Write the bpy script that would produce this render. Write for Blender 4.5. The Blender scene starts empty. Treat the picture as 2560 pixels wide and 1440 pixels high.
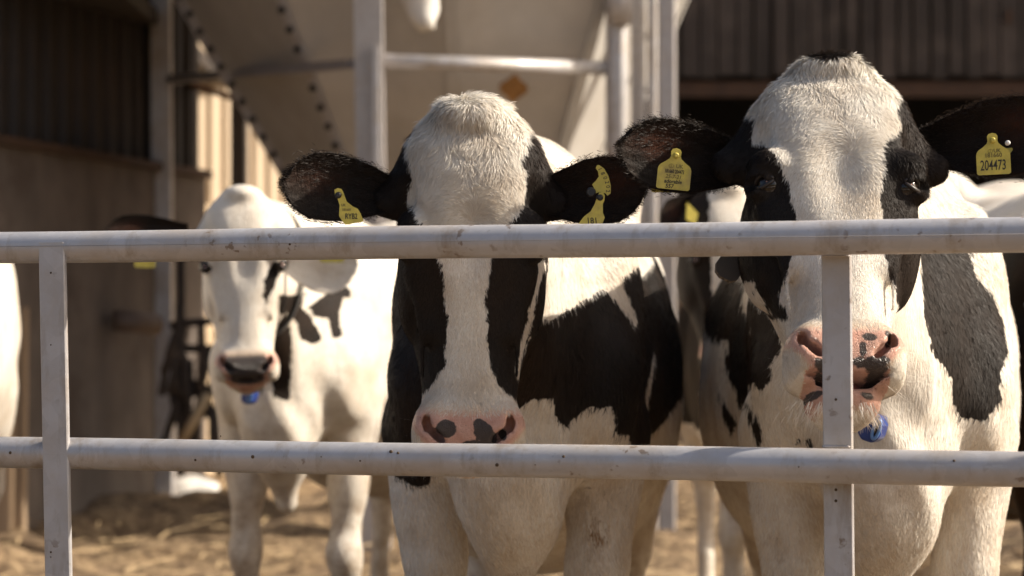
import bpy, math, random
import numpy as np
from mathutils import Vector, Matrix, Euler

# ------------------------------------------------------------------ camera, sky, sun
scene = bpy.context.scene
F, HOR, CAMZ = 6044.0, 839.0, 1.05          # focal length and horizon of the photograph in its own pixels
cd = bpy.data.cameras.new("camera")
cam = bpy.data.objects.new("camera", cd)
scene.collection.objects.link(cam)
scene.camera = cam
cam.location = (0, 0, CAMZ)
cam.rotation_euler = (math.pi / 2, 0, 0)
cd.sensor_width = 36.0
cd.lens = 36.0 * F / 2560.0
cd.shift_y = (HOR - 720.0) / 2560.0
cd.clip_start, cd.clip_end = 0.1, 400.0
cd.dof.use_dof = True
cd.dof.focus_distance = 3.55
cd.dof.aperture_fstop = 5.0

SUN = Vector((0.82, -0.02, 0.57)).normalized()
el = math.asin(SUN.z)
world = bpy.data.worlds.new("World")
scene.world = world
world.use_nodes = True
wn = world.node_tree
bg = wn.nodes["Background"]
sky = wn.nodes.new("ShaderNodeTexSky")
sky.sky_type = 'NISHITA'
sky.sun_disc = False
sky.sun_elevation = el
sky.sun_rotation = math.atan2(SUN.x, SUN.y)
sky.dust_density = 5.0
sky.ozone_density = 0.6
wn.links.new(sky.outputs[0], bg.inputs[0])
bg.inputs[1].default_value = 0.095
sd_ = bpy.data.lights.new("sun", 'SUN')
sun = bpy.data.objects.new("sun", sd_)
scene.collection.objects.link(sun)
sd_.energy = 4.5
sd_.angle = math.radians(0.6)
sd_.color = (1.0, 0.90, 0.76)
sun.rotation_euler = (-SUN).to_track_quat('-Z', 'Y').to_euler()
sun.location = SUN * 30
vs = scene.view_settings
vs.view_transform = 'Standard'
vs.look = 'None'
vs.exposure = 0.70
vs.gamma = 1.0
vs.use_curve_mapping = False

random.seed(4)
RNG = np.random.default_rng(7)
COL = scene.collection


def at(px, py, Y):
    return Vector(((px - 1280.0) / F * Y, Y, CAMZ + (HOR - py) / F * Y))


# ------------------------------------------------------------------ object helpers
def tag(o, label=None, cat=None, group=None, kind=None):
    if label: o['label'] = label
    if cat: o['category'] = cat
    if group: o['group'] = group
    if kind: o['kind'] = kind
    return o


def empty(name, loc=(0, 0, 0), rz=0.0):
    o = bpy.data.objects.new(name, None)
    COL.objects.link(o)
    o.location = loc
    o.rotation_euler = (0, 0, rz)
    return o


def mesh_obj(name, verts, faces, mat, parent=None, smooth=True, attrs=None, loc=None):
    me = bpy.data.meshes.new(name)
    if isinstance(verts, np.ndarray) and isinstance(faces, np.ndarray):
        n = len(verts)
        me.vertices.add(n)
        me.vertices.foreach_set("co", verts.astype(np.float32).ravel())
        k = faces.shape[1]
        me.loops.add(faces.size)
        me.loops.foreach_set("vertex_index", faces.astype(np.int32).ravel())
        me.polygons.add(len(faces))
        me.polygons.foreach_set("loop_start", np.arange(0, faces.size, k, dtype=np.int32))
        me.update(calc_edges=True)
    else:
        me.from_pydata([tuple(v) for v in verts], [], [tuple(f) for f in faces])
    me.validate()
    if smooth:
        me.polygons.foreach_set("use_smooth", np.ones(len(me.polygons), dtype=bool))
    for k, v in (attrs or {}).items():
        if v.ndim == 1:
            a = me.attributes.new(k, 'FLOAT', 'POINT')
            a.data.foreach_set("value", v.astype(np.float32))
        else:
            a = me.attributes.new(k, 'FLOAT_VECTOR', 'POINT')
            a.data.foreach_set("vector", v.astype(np.float32).ravel())
    if mat is not None:
        me.materials.append(mat)
    me.update()
    o = bpy.data.objects.new(name, me)
    COL.objects.link(o)
    if parent is not None: o.parent = parent
    if loc is not None: o.location = loc
    return o


class MB:
    """collects boxes, tubes, prisms into one mesh"""
    def __init__(s):
        s.v, s.f, s.sm = [], [], []

    def add(s, v, f, smooth=False):
        b = len(s.v)
        s.v += [tuple(x) for x in v]
        s.f += [tuple(b + i for i in q) for q in f]
        s.sm += [smooth] * len(f)
        return s

    def box(s, c, d, R=None, bev=0.0):
        x, y, z = d[0] / 2, d[1] / 2, d[2] / 2
        if bev <= 0:
            v = [Vector((i * x, j * y, k * z)) for i in (-1, 1) for j in (-1, 1) for k in (-1, 1)]
            f = [(0, 1, 3, 2), (4, 6, 7, 5), (0, 4, 5, 1), (2, 3, 7, 6), (0, 2, 6, 4), (1, 5, 7, 3)]
        else:  # chamfered along z edges
            b = bev
            ring = [(-x + b, -y), (x - b, -y), (x, -y + b), (x, y - b), (x - b, y), (-x + b, y), (-x, y - b), (-x, -y + b)]
            v = [Vector((p, q, k * z)) for k in (-1, 1) for p, q in ring]
            f = [tuple(range(7, -1, -1)), tuple(range(8, 16))] + [(i, (i + 1) % 8, (i + 1) % 8 + 8, i + 8) for i in range(8)]
        if R is not None: v = [R @ p for p in v]
        return s.add([p + Vector(c) for p in v], f)

    def bar(s, a, b, w, h, up=(0, 0, 1), bev=0.0):
        a, b = Vector(a), Vector(b)
        d = (b - a)
        L = d.length
        zz = d.normalized()
        xx = Vector(up).cross(zz)
        if xx.length < 1e-4: xx = Vector((1, 0, 0)).cross(zz)
        if xx.length < 1e-4: xx = Vector((0, 1, 0)).cross(zz)
        xx.normalize()
        yy = zz.cross(xx)
        R = Matrix((xx, yy, zz)).transposed()
        return s.box((a + b) / 2, (w, h, L), R, bev)

    def tube(s, pts, r, n=16, cap=True, closed=False):
        pts = [Vector(p) for p in pts]
        rr = r if isinstance(r, (list, tuple)) else [r] * len(pts)
        m = len(pts)
        v, f = [], []
        prev = None
        for i, p in enumerate(pts):
            t = (pts[min(i + 1, m - 1)] - pts[max(i - 1, 0)]).normalized()
            if prev is None:
                u = Vector((0, 0, 1)).cross(t)
                if u.length < 1e-3: u = Vector((1, 0, 0))
            else:
                u = prev - t * prev.dot(t)
            u.normalize()
            prev = u
            w = t.cross(u)
            for k in range(n):
                a = 2 * math.pi * k / n
                v.append(p + (u * math.cos(a) + w * math.sin(a)) * rr[i])
        for i in range(m - 1):
            for k in range(n):
                f.append((i * n + k, i * n + (k + 1) % n, (i + 1) * n + (k + 1) % n, (i + 1) * n + k))
        s.add(v, f, True)
        if cap:
            b = len(s.v) - m * n
            s.f += [tuple(b + k for k in range(n - 1, -1, -1)), tuple(b + (m - 1) * n + k for k in range(n))]
            s.sm += [False, False]
        return s

    def prism(s, poly, a, b, smooth=False):
        """poly: list of Vector (a planar loop), extruded by vector from a to b offsets"""
        n = len(poly)
        v = [Vector(p) + Vector(a) for p in poly] + [Vector(p) + Vector(b) for p in poly]
        f = [tuple(range(n - 1, -1, -1)), tuple(range(n, 2 * n))] + [(i, (i + 1) % n, (i + 1) % n + n, i + n) for i in range(n)]
        return s.add(v, f)

    def build(s, name, mat, parent=None, attrs=None):
        o = mesh_obj(name, s.v, s.f, mat, parent, smooth=False, attrs=attrs)
        if len(o.data.polygons) == len(s.sm):
            o.data.polygons.foreach_set("use_smooth", np.array(s.sm, dtype=bool))
        return o


# ------------------------------------------------------------------ materials
def nt(name):
    m = bpy.data.materials.new(name)
    m.use_nodes = True
    t = m.node_tree
    return m, t, t.nodes["Principled BSDF"]


def N(t, kind, **kw):
    n = t.nodes.new(kind)
    for k, v in kw.items():
        if k.startswith('i_'):
            n.inputs[k[2:].replace('_', ' ')].default_value = v
        else:
            setattr(n, k, v)
    return n


def noise(t, vec, scale, detail=4, rough=0.55, stretch=None):
    if stretch is not None:
        mp = N(t, "ShaderNodeMapping")
        mp.inputs['Scale'].default_value = stretch
        t.links.new(vec, mp.inputs[0])
        vec = mp.outputs[0]
    n = N(t, "ShaderNodeTexNoise")
    n.inputs['Scale'].default_value = scale
    n.inputs['Detail'].default_value = detail
    n.inputs['Roughness'].default_value = rough
    t.links.new(vec, n.inputs['Vector'])
    return n.outputs[0]


def mrange(t, val, a, b, c=0.0, d=1.0, smooth=False):
    n = N(t, "ShaderNodeMapRange")
    if smooth: n.interpolation_type = 'SMOOTHSTEP'
    t.links.new(val, n.inputs[0])
    for i, v in zip((1, 2, 3, 4), (a, b, c, d)): n.inputs[i].default_value = v
    return n.outputs[0]


def mix(t, fac, a, b):
    n = N(t, "ShaderNodeMix", data_type='RGBA')
    if isinstance(fac, (int, float)): n.inputs[0].default_value = fac
    else: t.links.new(fac, n.inputs[0])
    for s, v in ((6, a), (7, b)):
        if isinstance(v, tuple): n.inputs[s].default_value = (*v, 1.0) if len(v) == 3 else v
        else: t.links.new(v, n.inputs[s])
    return n.outputs[2]


def math_(t, op, a, b=0.0):
    n = N(t, "ShaderNodeMath", operation=op)
    for i, v in enumerate((a, b)):
        if isinstance(v, (int, float)): n.inputs[i].default_value = v
        else: t.links.new(v, n.inputs[i])
    return n.outputs[0]


def bump(t, bsdf, h, strength, dist):
    b = N(t, "ShaderNodeBump")
    b.inputs['Strength'].default_value = strength
    b.inputs['Distance'].default_value = dist
    t.links.new(h, b.inputs['Height'])
    t.links.new(b.outputs[0], bsdf.inputs['Normal'])


def objco(t):
    return N(t, "ShaderNodeTexCoord").outputs['Object']


def plain(name, col, rough=0.6, metal=0.0, vary=0.15, scale=8.0, bmp=0.0, coat=0.0, stretch=None, dirt=None):
    m, t, b = nt(name)
    co = objco(t)
    n = noise(t, co, scale, 6, 0.6, stretch)
    c = mix(t, mrange(t, n, 0.3, 0.7), tuple(x * (1 - vary) for x in col), tuple(min(1, x * (1 + vary)) for x in col))
    if dirt:
        n2 = noise(t, co, scale * 0.37, 5, 0.65)
        c = mix(t, mrange(t, n2, 0.5, 0.72, 0, dirt[1]), c, dirt[0])
    t.links.new(c, b.inputs['Base Color'])
    b.inputs['Roughness'].default_value = rough
    b.inputs['Metallic'].default_value = metal
    b.inputs['Coat Weight'].default_value = coat
    if bmp: bump(t, b, n, 0.6, bmp)
    return m


def make_coat(name, furry=False, brown=0.0):
    """hide of a cow: attribute coat > 0 is black, pink skin, dark pigment spots, root position drives the noise"""
    m, t, b = nt(name)
    blk = N(t, "ShaderNodeAttribute", attribute_name='coat').outputs['Fac']
    pink = N(t, "ShaderNodeAttribute", attribute_name='skin').outputs['Fac']
    spot = N(t, "ShaderNodeAttribute", attribute_name='pigment').outputs['Fac']
    dirt = N(t, "ShaderNodeAttribute", attribute_name='dirt').outputs['Fac']
    rp = N(t, "ShaderNodeAttribute", attribute_name='rootpos').outputs['Vector']
    n_edge = noise(t, rp, 170, 3, 0.6, (1.0, 1.0, 0.30))
    n_big = noise(t, rp, 45, 3, 0.6)
    e = math_(t, 'ADD', blk, math_(t, 'MULTIPLY', math_(t, 'SUBTRACT', n_edge, 0.5), 0.014))
    e = math_(t, 'ADD', e, math_(t, 'MULTIPLY', math_(t, 'SUBTRACT', n_big, 0.5), 0.016))
    fb = mrange(t, e, -0.0009, 0.0009)
    n_f = noise(t, rp, 260, 4, 0.7, (1.0, 1.0, 0.22))
    n_s = noise(t, rp, 9, 5, 0.6)
    white = mix(t, mrange(t, n_f, 0.3, 0.7), *(((0.80, 0.755, 0.68), (0.93, 0.91, 0.86)) if furry else ((0.63, 0.565, 0.48), (0.78, 0.735, 0.66))))
    white = mix(t, mrange(t, n_s, 0.42, 0.72, 0, 0.62), white, (0.50, 0.39, 0.27))
    n_d = noise(t, rp, 22, 6, 0.75)
    white = mix(t, math_(t, 'MULTIPLY', dirt, mrange(t, n_d, 0.44, 0.66, 0, 1.0)), white, (0.30, 0.20, 0.12))
    n_k = noise(t, rp, 5, 4, 0.6)
    bf = 1.0 if furry else .6
    black = mix(t, mrange(t, n_k, 0.4, 0.72), (0.026 * bf, 0.0205 * bf, 0.0175 * bf), ((0.046 + brown * .05) * bf, (0.029 + brown * .02) * bf, 0.020 * bf))
    ear_glow = N(t, "ShaderNodeAttribute", attribute_name='inner').outputs['Fac']
    black = mix(t, math_(t, 'MULTIPLY', ear_glow, mrange(t, n_s, 0.35, 0.6, .2, 1)), black, (0.062, 0.024, 0.014))  # reddish glow of light through the ear, painted into the black coat
    n_q = noise(t, rp, 75, 2, 0.5)
    white = mix(t, math_(t, 'MULTIPLY', mrange(t, n_q, 0.70, 0.74, 0, 1), mrange(t, n_s, 0.5, 0.6, 0, .55)), white, (0.16, 0.12, 0.09))
    c = mix(t, fb, white, black)
    n_p = noise(t, rp, 60, 4, 0.6)
    pk = mix(t, mrange(t, n_p, 0.3, 0.7), (0.52, 0.27, 0.20), (0.66, 0.40, 0.31))
    n_m = noise(t, rp, 210, 2, 0.5)
    pk = mix(t, mrange(t, n_m, 0.66, 0.72, 0, 0.5), pk, (0.10, 0.06, 0.05))
    es = math_(t, 'ADD', spot, math_(t, 'MULTIPLY', math_(t, 'SUBTRACT', noise(t, rp, 120, 3, 0.6), 0.5), 0.006))
    pk = mix(t, mrange(t, es, -0.0008, 0.0008), pk, (0.060, 0.045, 0.040))
    if not furry:
        c = mix(t, mrange(t, pink, 0.02, 0.42, 0, .85), c, mix(t, n_f, (0.55, 0.38, 0.25), (0.68, 0.52, 0.38)))
        c = mix(t, mrange(t, math_(t, 'ADD', pink, math_(t, 'MULTIPLY', math_(t, 'SUBTRACT', n_edge, 0.5), 0.3)), 0.35, 0.65), c, pk)
    t.links.new(c, b.inputs['Base Color'])
    b.inputs['Roughness'].default_value = 0.55 if furry else 0.5
    t.links.new(mrange(t, fb, 0, 1, .35, .24 if furry else .10), b.inputs['Specular IOR Level'])
    t.links.new(mrange(t, fb, 0, 1, .10, .0), b.inputs['Sheen Weight'])
    b.inputs['Sheen Roughness'].default_value = 0.4
    b.inputs['Sheen Tint'].default_value = (0.9, 0.8, 0.7, 1)
    if furry:      # light passes through hair
        tr = N(t, "ShaderNodeBsdfTranslucent")
        t.links.new(c, tr.inputs[0])
        mx = N(t, "ShaderNodeMixShader")
        mx.inputs[0].default_value = 0.38
        t.links.new(b.outputs[0], mx.inputs[1]); t.links.new(tr.outputs[0], mx.inputs[2])
        t.links.new(mx.outputs[0], t.nodes['Material Output'].inputs[0])
    if not furry:
        b.inputs['Subsurface Weight'].default_value = 0.0
        vo = N(t, 'ShaderNodeTexVoronoi', feature='DISTANCE_TO_EDGE')
        vo.inputs['Scale'].default_value = 330
        t.links.new(rp, vo.inputs['Vector'])
        n_w = noise(t, rp, 16, 5, 0.62, (1.5, 1.0, 0.4))
        h = math_(t, 'ADD', math_(t, 'MULTIPLY', n_f, math_(t, 'SUBTRACT', 1.0, pink)), math_(t, 'MULTIPLY', n_big, 0.5))
        h = math_(t, 'ADD', h, math_(t, 'MULTIPLY', n_w, 1.8))
        h = math_(t, 'ADD', h, math_(t, 'MULTIPLY', math_(t, 'MULTIPLY', mrange(t, vo.outputs[0], 0, .12), pink), .45))
        bump(t, b, h, 0.6, 0.005)
        r = mrange(t, pink, 0.3, 0.7, 0.55, 0.27)
        t.links.new(r, b.inputs['Roughness'])
    return m


M_COAT = make_coat('cow hide')
M_FUR = make_coat('cow fur', True)
M_BROWN = make_coat('brown tinged cow hide', False, 1.0)


def make_galv(name, base=(0.50, 0.49, 0.50), mud=0.5, metal=0.35):
    m, t, b = nt(name)
    co = objco(t)
    v = N(t, "ShaderNodeTexVoronoi")
    v.inputs['Scale'].default_value = 38
    v.inputs['Randomness'].default_value = 1.0
    t.links.new(co, v.inputs['Vector'])
    sp = N(t, "ShaderNodeSeparateColor")
    t.links.new(v.outputs['Color'], sp.inputs[0])
    c = mix(t, sp.outputs[0], tuple(x * 0.94 for x in base), tuple(x * 1.06 for x in base))
    n1 = noise(t, co, 6, 7, 0.65)
    c = mix(t, mrange(t, n1, 0.45, 0.75, 0, 0.45 * mud * 2), c, (0.40, 0.32, 0.24))
    n2 = noise(t, co, 60, 3, 0.5)
    n3 = noise(t, co, 7, 3, 0.5)
    c = mix(t, math_(t, 'MULTIPLY', mrange(t, n2, 0.63, 0.68), mrange(t, n3, 0.48, 0.6, 0, 0.9 * mud)), c, (0.16, 0.10, 0.055))
    n4 = noise(t, co, 25, 5, 0.7, (1, 1, 0.25))
    c = mix(t, mrange(t, n4, 0.52, 0.75, 0, 0.9 * mud), c, (0.27, 0.20, 0.13))
    n5 = noise(t, co, 18, 6, 0.8, (.35, .35, 1.5))
    c = mix(t, mrange(t, n5, 0.60, 0.66, 0, 0.5 * mud), c, (0.62, 0.60, 0.58))
    t.links.new(c, b.inputs['Base Color'])
    b.inputs['Metallic'].default_value = metal
    rr = mrange(t, n1, 0.3, 0.7, 0.38, 0.6)
    t.links.new(rr, b.inputs['Roughness'])
    bump(t, b, noise(t, co, 90, 5, 0.6), 0.25, 0.001)
    return m


M_GALV = make_galv('galvanised steel', mud=.8)
M_GALV2 = make_galv('dull galvanised steel', (0.40, 0.38, 0.38), 0.3, 0.3)
M_TAG = plain('yellow tag plastic', (0.56, 0.46, 0.085), 0.42, 0, 0.18, 60, 0.0003, dirt=((0.30, 0.22, 0.09), 0.75))
M_INK = plain('black ink', (0.035, 0.03, 0.02), 0.6)
M_INK2 = plain('faded ink', (0.20, 0.16, 0.04), 0.6)
M_STUD = plain('black tag stud', (0.02, 0.02, 0.022), 0.35)
M_EYE, _t, _b = nt('dark wet eye')
_b.inputs['Base Color'].default_value = (0.012, 0.007, 0.005, 1)
_b.inputs['Roughness'].default_value = 0.06
M_LID = plain('eyelid skin', (0.02, 0.014, 0.012), 0.4)
M_CARUN = plain('pink inner eye corner', (0.45, 0.24, 0.19), 0.3)
M_TOOTH = plain('teeth', (0.55, 0.42, 0.22), 0.3)
M_TONGUE = plain('mouth lining', (0.30, 0.10, 0.075), 0.35)
M_STRAP, _t, _b = nt('woven collar webbing')
_co = objco(_t)
_w = N(_t, "ShaderNodeTexWave", bands_direction='X')
_w.inputs['Scale'].default_value = 170
_w.inputs['Distortion'].default_value = 1.5
_t.links.new(_co, _w.inputs[0])
_t.links.new(mix(_t, _w.outputs[1], (0.055, 0.043, 0.032), (0.17, 0.135, 0.10)), _b.inputs['Base Color'])
_b.inputs['Roughness'].default_value = 0.8
bump(_t, _b, _w.outputs[1], 0.7, 0.001)
M_BLUE = plain('blue transponder plastic', (0.010, 0.035, 0.19), 0.3, 0, 0.2, 30)
M_PALEBLUE = plain('pale blue plastic rim', (0.10, 0.22, 0.50), 0.35)
M_RUST = plain('rusty orange steel', (0.30, 0.12, 0.04), 0.8, 0, 0.4, 12)
M_SACK = plain('white sack cloth', (0.68, 0.66, 0.62), 0.7, 0, 0.1, 10, 0.01)


# ------------------------------------------------------------------ implicit surfaces
def ell(P, c, r, R=None):
    q = P - np.array(c, np.float32)
    if R is not None: q = q @ R
    r = np.array(r, np.float32)
    k0 = np.sqrt(((q / r) ** 2).sum(1)) + 1e-9
    k1 = np.sqrt(((q / (r * r)) ** 2).sum(1)) + 1e-9
    return k0 * (k0 - 1.0) / k1


def cone(P, a, b, ra, rb, sx=1.0):
    a = np.array(a, np.float32); b = np.array(b, np.float32)
    if sx != 1.0:
        s = np.array((1 / sx, 1, 1), np.float32)
        P = P * s; a = a * s; b = b * s
    ab = b - a
    h = np.clip(((P - a) @ ab) / (ab @ ab), 0, 1)
    d = np.sqrt((((P - a) - h[:, None] * ab) ** 2).sum(1)) - (ra + (rb - ra) * h)
    return d * (min(1.0, sx))


def smin(a, b, k):
    h = np.clip(0.5 + 0.5 * (b - a) / k, 0, 1)
    return b + (a - b) * h - k * h * (1 - h)


def smax(a, b, k):
    return -smin(-a, -b, k)


def sm_interp(x, xs, ys):
    """smooth (pchip-ish) interpolation through a table"""
    xs = np.array(xs, float); ys = np.array(ys, float)
    if xs[0] > xs[-1]: xs, ys = xs[::-1], ys[::-1]
    xf = np.linspace(xs[0], xs[-1], 241)
    yf = np.interp(xf, xs, ys)
    w = max(3, int(241 * 0.045)) | 1
    ker = np.hanning(w + 2)[1:-1]; ker /= ker.sum()
    yp = np.pad(yf, w // 2, mode='edge')
    yf = np.convolve(yp, ker, 'valid')
    return np.interp(x, xf, yf)


def sdf_head(P, hp):
    """P in head space: x right, y back, z up, origin at the poll, metres"""
    z = P[:, 2]
    wx0, wx1 = hp.get('wx', (1.0, 1.0))
    x, y = np.abs(P[:, 0]) / np.interp(z, [-.42, -.26], [wx1, wx0]), P[:, 1]
    zs = [0.0, -.03, -.06, -.10, -.15, -.20, -.24, -.28, -.32, -.36, -.41, -.45, -.50, -.54]
    # front face plane
    y0 = sm_interp(z, zs, [.070, .030, .010, .000, -.004, .000, .008, .014, .018, .020, .018, .014, .016, .04])
    # cranium and nasal bone
    a1 = sm_interp(z, zs, [.040, .078, .094, .094, .092, .088, .078, .066, .056, .050, .049, .054, .060, .05])
    d1 = sm_interp(z, zs, [.06, .11, .14, .15, .15, .14, .13, .12, .11, .10, .095, .09, .08, .05])
    c = y0 + d1 / 2
    p = 2.7
    f1 = (((x / a1) ** p + (np.abs(y - c) / (d1 / 2)) ** p) ** (1 / p) - 1) * np.minimum(a1, d1 / 2)
    f1 = np.maximum(f1, np.maximum(z + .004, -.53 - z))
    # cheeks and jaw
    a2 = sm_interp(z, zs, [.03, .055, .075, .088, .098, .106, .108, .104, .096, .086, .072, .064, .060, .05])
    yb = sm_interp(z, zs, [.12, .16, .20, .23, .25, .265, .27, .265, .24, .20, .165, .145, .13, .12])
    yf = y0 + sm_interp(z, zs, [.03, .03, .03, .03, .03, .028, .03, .034, .036, .034, .028, .02, .02, .03])
    c = (yf + yb) / 2
    d = (yb - yf) / 2
    p = 2.3
    f2 = (((x / a2) ** p + (np.abs(y - c) / d) ** p) ** (1 / p) - 1) * np.minimum(a2, d)
    f2 = np.maximum(f2, np.maximum(z + .01, -.50 - z))
    f = smin(f1, f2, .035)
    Q = np.stack([x, y, z], 1).astype(np.float32)
    # poll crest, brows, cheek muscle
    f = smin(f, ell(Q, (0, .050, -.016), (.050, .045, .026)), .03)
    f = smax(f, -ell(Q, (0, -.050, -.215), (.034, .060, .075)), .03)
    f = smax(f, -ell(Q, (.118, .060, -.135), (.030, .05, .030)), .03)
    f = smin(f, ell(Q, (.084, .040, -.180), (.027, .036, .022)), .018)
    f = smin(f, ell(Q, (.088, .15, -.27), (.024, .07, .07)), .03)
    f = smin(f, cone(Q, (.082, .055, -.245), (.060, .050, -.33), .016, .010), .03)
    # muzzle, wings of the nose, lips
    f = smin(f, ell(Q, (0, .058, -.478), (.074, .056, .046)), .028)
    f = smin(f, ell(Q, (.048, .038, -.478), (.034, .040, .040)), .016)
    f = smin(f, ell(Q, (.050, .062, -.508), (.028, .042, .030)), .018)
    op = hp.get('open', 0.0)
    f = smax(f, -(z + .524), .02)
    # lower jaw and chin
    jaw = smin(ell(Q, (0, .082, -.522 - op), (.052, .046, .024)), cone(Q, (.0, .11, -.515 - op), (.045, .2, -.33), .036, .035), .03)
    f = np.where(jaw < 10, smin(f, jaw, .012), f)
    # mouth slit
    zm = -.516 - op * .4 + x * .16
    slit = np.maximum(np.abs(z - zm) - (.0022 + op * .42 * np.clip(1 - (x / .052) ** 2, 0, 1)), np.maximum(y - .085, x - .058))
    f = smax(f, -slit, .005)
    # nostrils: a comma opening to the side
    ca, sa = math.cos(.75), math.sin(.75)
    R = np.array([[ca, 0, -sa], [0, 1, 0], [sa, 0, ca]], np.float32)
    n1 = ell(Q, (.046, .016, -.484), (.017, .024, .0072), R)
    n2 = ell(Q, (.060, .020, -.468), (.0075, .020, .014))
    f = smax(f, -smin(n1, n2, .006), .006)
    # rim inside the nostril
    f = smax(f, -ell(Q, (0, -.012, -.470), (.012, .030, .05)) * .6, .02) if False else f
    # eye socket and lids
    ec = (.098, .040, -.210)
    f = smin(f, ell(Q, ec, (.020, .026, .021)), .012)
    f = smax(f, -ell(Q, (.108, .028, -.210), (.017, .017, .0125)), .004)
    # tear line
    f = smax(f, -cone(Q, (.090, .022, -.222), (.078, .02, -.262), .006, .003), .008)
    # ear root
    f = smin(f, cone(Q, (.066, .11, -.105), (.126, .105, -.140), .054, .026), .03)
    # facial vein / crest
    f = smin(f, cone(Q, (.074, .052, -.30), (.070, .052, -.40), .0045, .003), .012)
    return f


BT = dict(  # trunk table: y, top, bottom, half width
    y=[-.06, .0, .10, .25, .40, .70, 1.00, 1.25, 1.50, 1.70, 1.85, 1.97],
    zt=[1.05, 1.15, 1.25, 1.345, 1.375, 1.365, 1.36, 1.385, 1.435, 1.43, 1.37, 1.22],
    zb=[.92, .84, .77, .73, .70, .62, .55, .55, .64, .80, .95, 1.05],
    a=[.05, .12, .175, .205, .235, .30, .345, .345, .315, .27, .20, .08])


def sdf_body(P, bp):
    g = bp.get('girth', 1.0)
    x, y, z = P[:, 0], P[:, 1], P[:, 2]
    ax = np.abs(x)
    zt = sm_interp(y, BT['y'], BT['zt']); zb = sm_interp(y, BT['y'], BT['zb'])
    a = sm_interp(y, BT['y'], BT['a']) * g
    zc = zb + (zt - zb) * .46
    b = np.where(z > zc, zt - zc, zc - zb)
    p = 2.15
    f = (((ax / a) ** p + (np.abs(z - zc) / b) ** p) ** (1 / p) - 1) * np.minimum(a, b)
    f = np.maximum(f, np.maximum(-.06 - y, y - 1.97))
    Q = np.stack([ax, y, z], 1).astype(np.float32)
    # shoulder blade, point of shoulder, brisket
    sw = bp.get('sw', .165)
    f = smin(f, ell(Q, (sw, .26, 1.02), (.062, .16, .26)), .05)
    f = smin(f, ell(Q, (sw - .01, .12, .93), (.062, .09, .12)), .05)
    f = smin(f, ell(Q, (0, .04, .84), (.105, .13, .18)), .05)
    f = smin(f, cone(Q, (0, 0, .84), (0, .09, .60), .085, .034), .05)
    f = smin(f, cone(Q, (.035, -.035, 1.0), (.020, .0, .74), .030, .020), .025)
    # fore leg
    lx = bp.get('lx', .145)
    leg = cone(Q, (sw - .005, .22, .88), (lx, .20, .62), .085, .050)
    leg = smin(leg, cone(Q, (lx, .20, .64), (lx - .004, .19, .47), .050, .042), .03)
    leg = smin(leg, ell(Q, (lx - .004, .18, .45), (.049, .052, .065)), .02)
    leg = smin(leg, cone(Q, (lx - .004, .195, .40), (lx - .004, .20, .16), .036, .030), .02)
    leg = smin(leg, ell(Q, (lx - .004, .20, .13), (.043, .045, .04)), .02)
    leg = smin(leg, cone(Q, (lx - .004, .19, .11), (lx - .004, .15, .03), .036, .050), .02)
    f = smin(f, leg, .028)
    # hooks, pins, thigh, hind leg
    f = smin(f, ell(Q, (.18 * g, 1.36, 1.375), (.06, .09, .075)), .06)
    f = smin(f, ell(Q, (.11, 1.88, 1.25), (.05, .06, .06)), .05)
    f = smin(f, ell(Q, (.19, 1.62, .95), (.11, .22, .30)), .07)
    hl = cone(Q, (.19, 1.66, .82), (.18, 1.83, .53), .11, .056)
    hl = smin(hl, ell(Q, (.18, 1.83, .52), (.042, .062, .065)), .02)
    hl = smin(hl, cone(Q, (.18, 1.82, .46), (.175, 1.76, .16), .038, .033), .02)
    hl = smin(hl, cone(Q, (.175, 1.76, .13), (.175, 1.70, .03), .040, .052), .02)
    f = smin(f, hl, .05)
    f = smin(f, ell(Q, (0, 1.46, .62), (.15, .18, .12)), .05)
    f = smin(f, cone(Q, (0, 1.98, 1.33), (0, 2.04, .75), .028, .018), .03)
    f = smin(f, ell(Q, (0, 2.05, .62), (.035, .035, .13)), .02)
    # loose skin: upright folds on the brisket and neck, gentle muscle relief elsewhere
    fr = np.clip(1 - (y - .05) / .35, 0, 1) * np.clip((1.15 - z) / .2, 0, 1) * np.clip((z - .5) / .1, 0, 1)
    f = f + fr * .0050 * np.sin(x * 62 + 6 * np.sin(z * 7.0) + 1.5 * np.sin(y * 20)) * (.4 + .6 * np.sin(z * 9 + x * 7) ** 2)
    f = f + .0040 * np.sin(x * 17 + z * 11 + 1.1) * np.sin(y * 13 - z * 8) + .0018 * np.sin(z * 31 + y * 17 + x * 9)
    return np.maximum(f, -z + .0)


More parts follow.
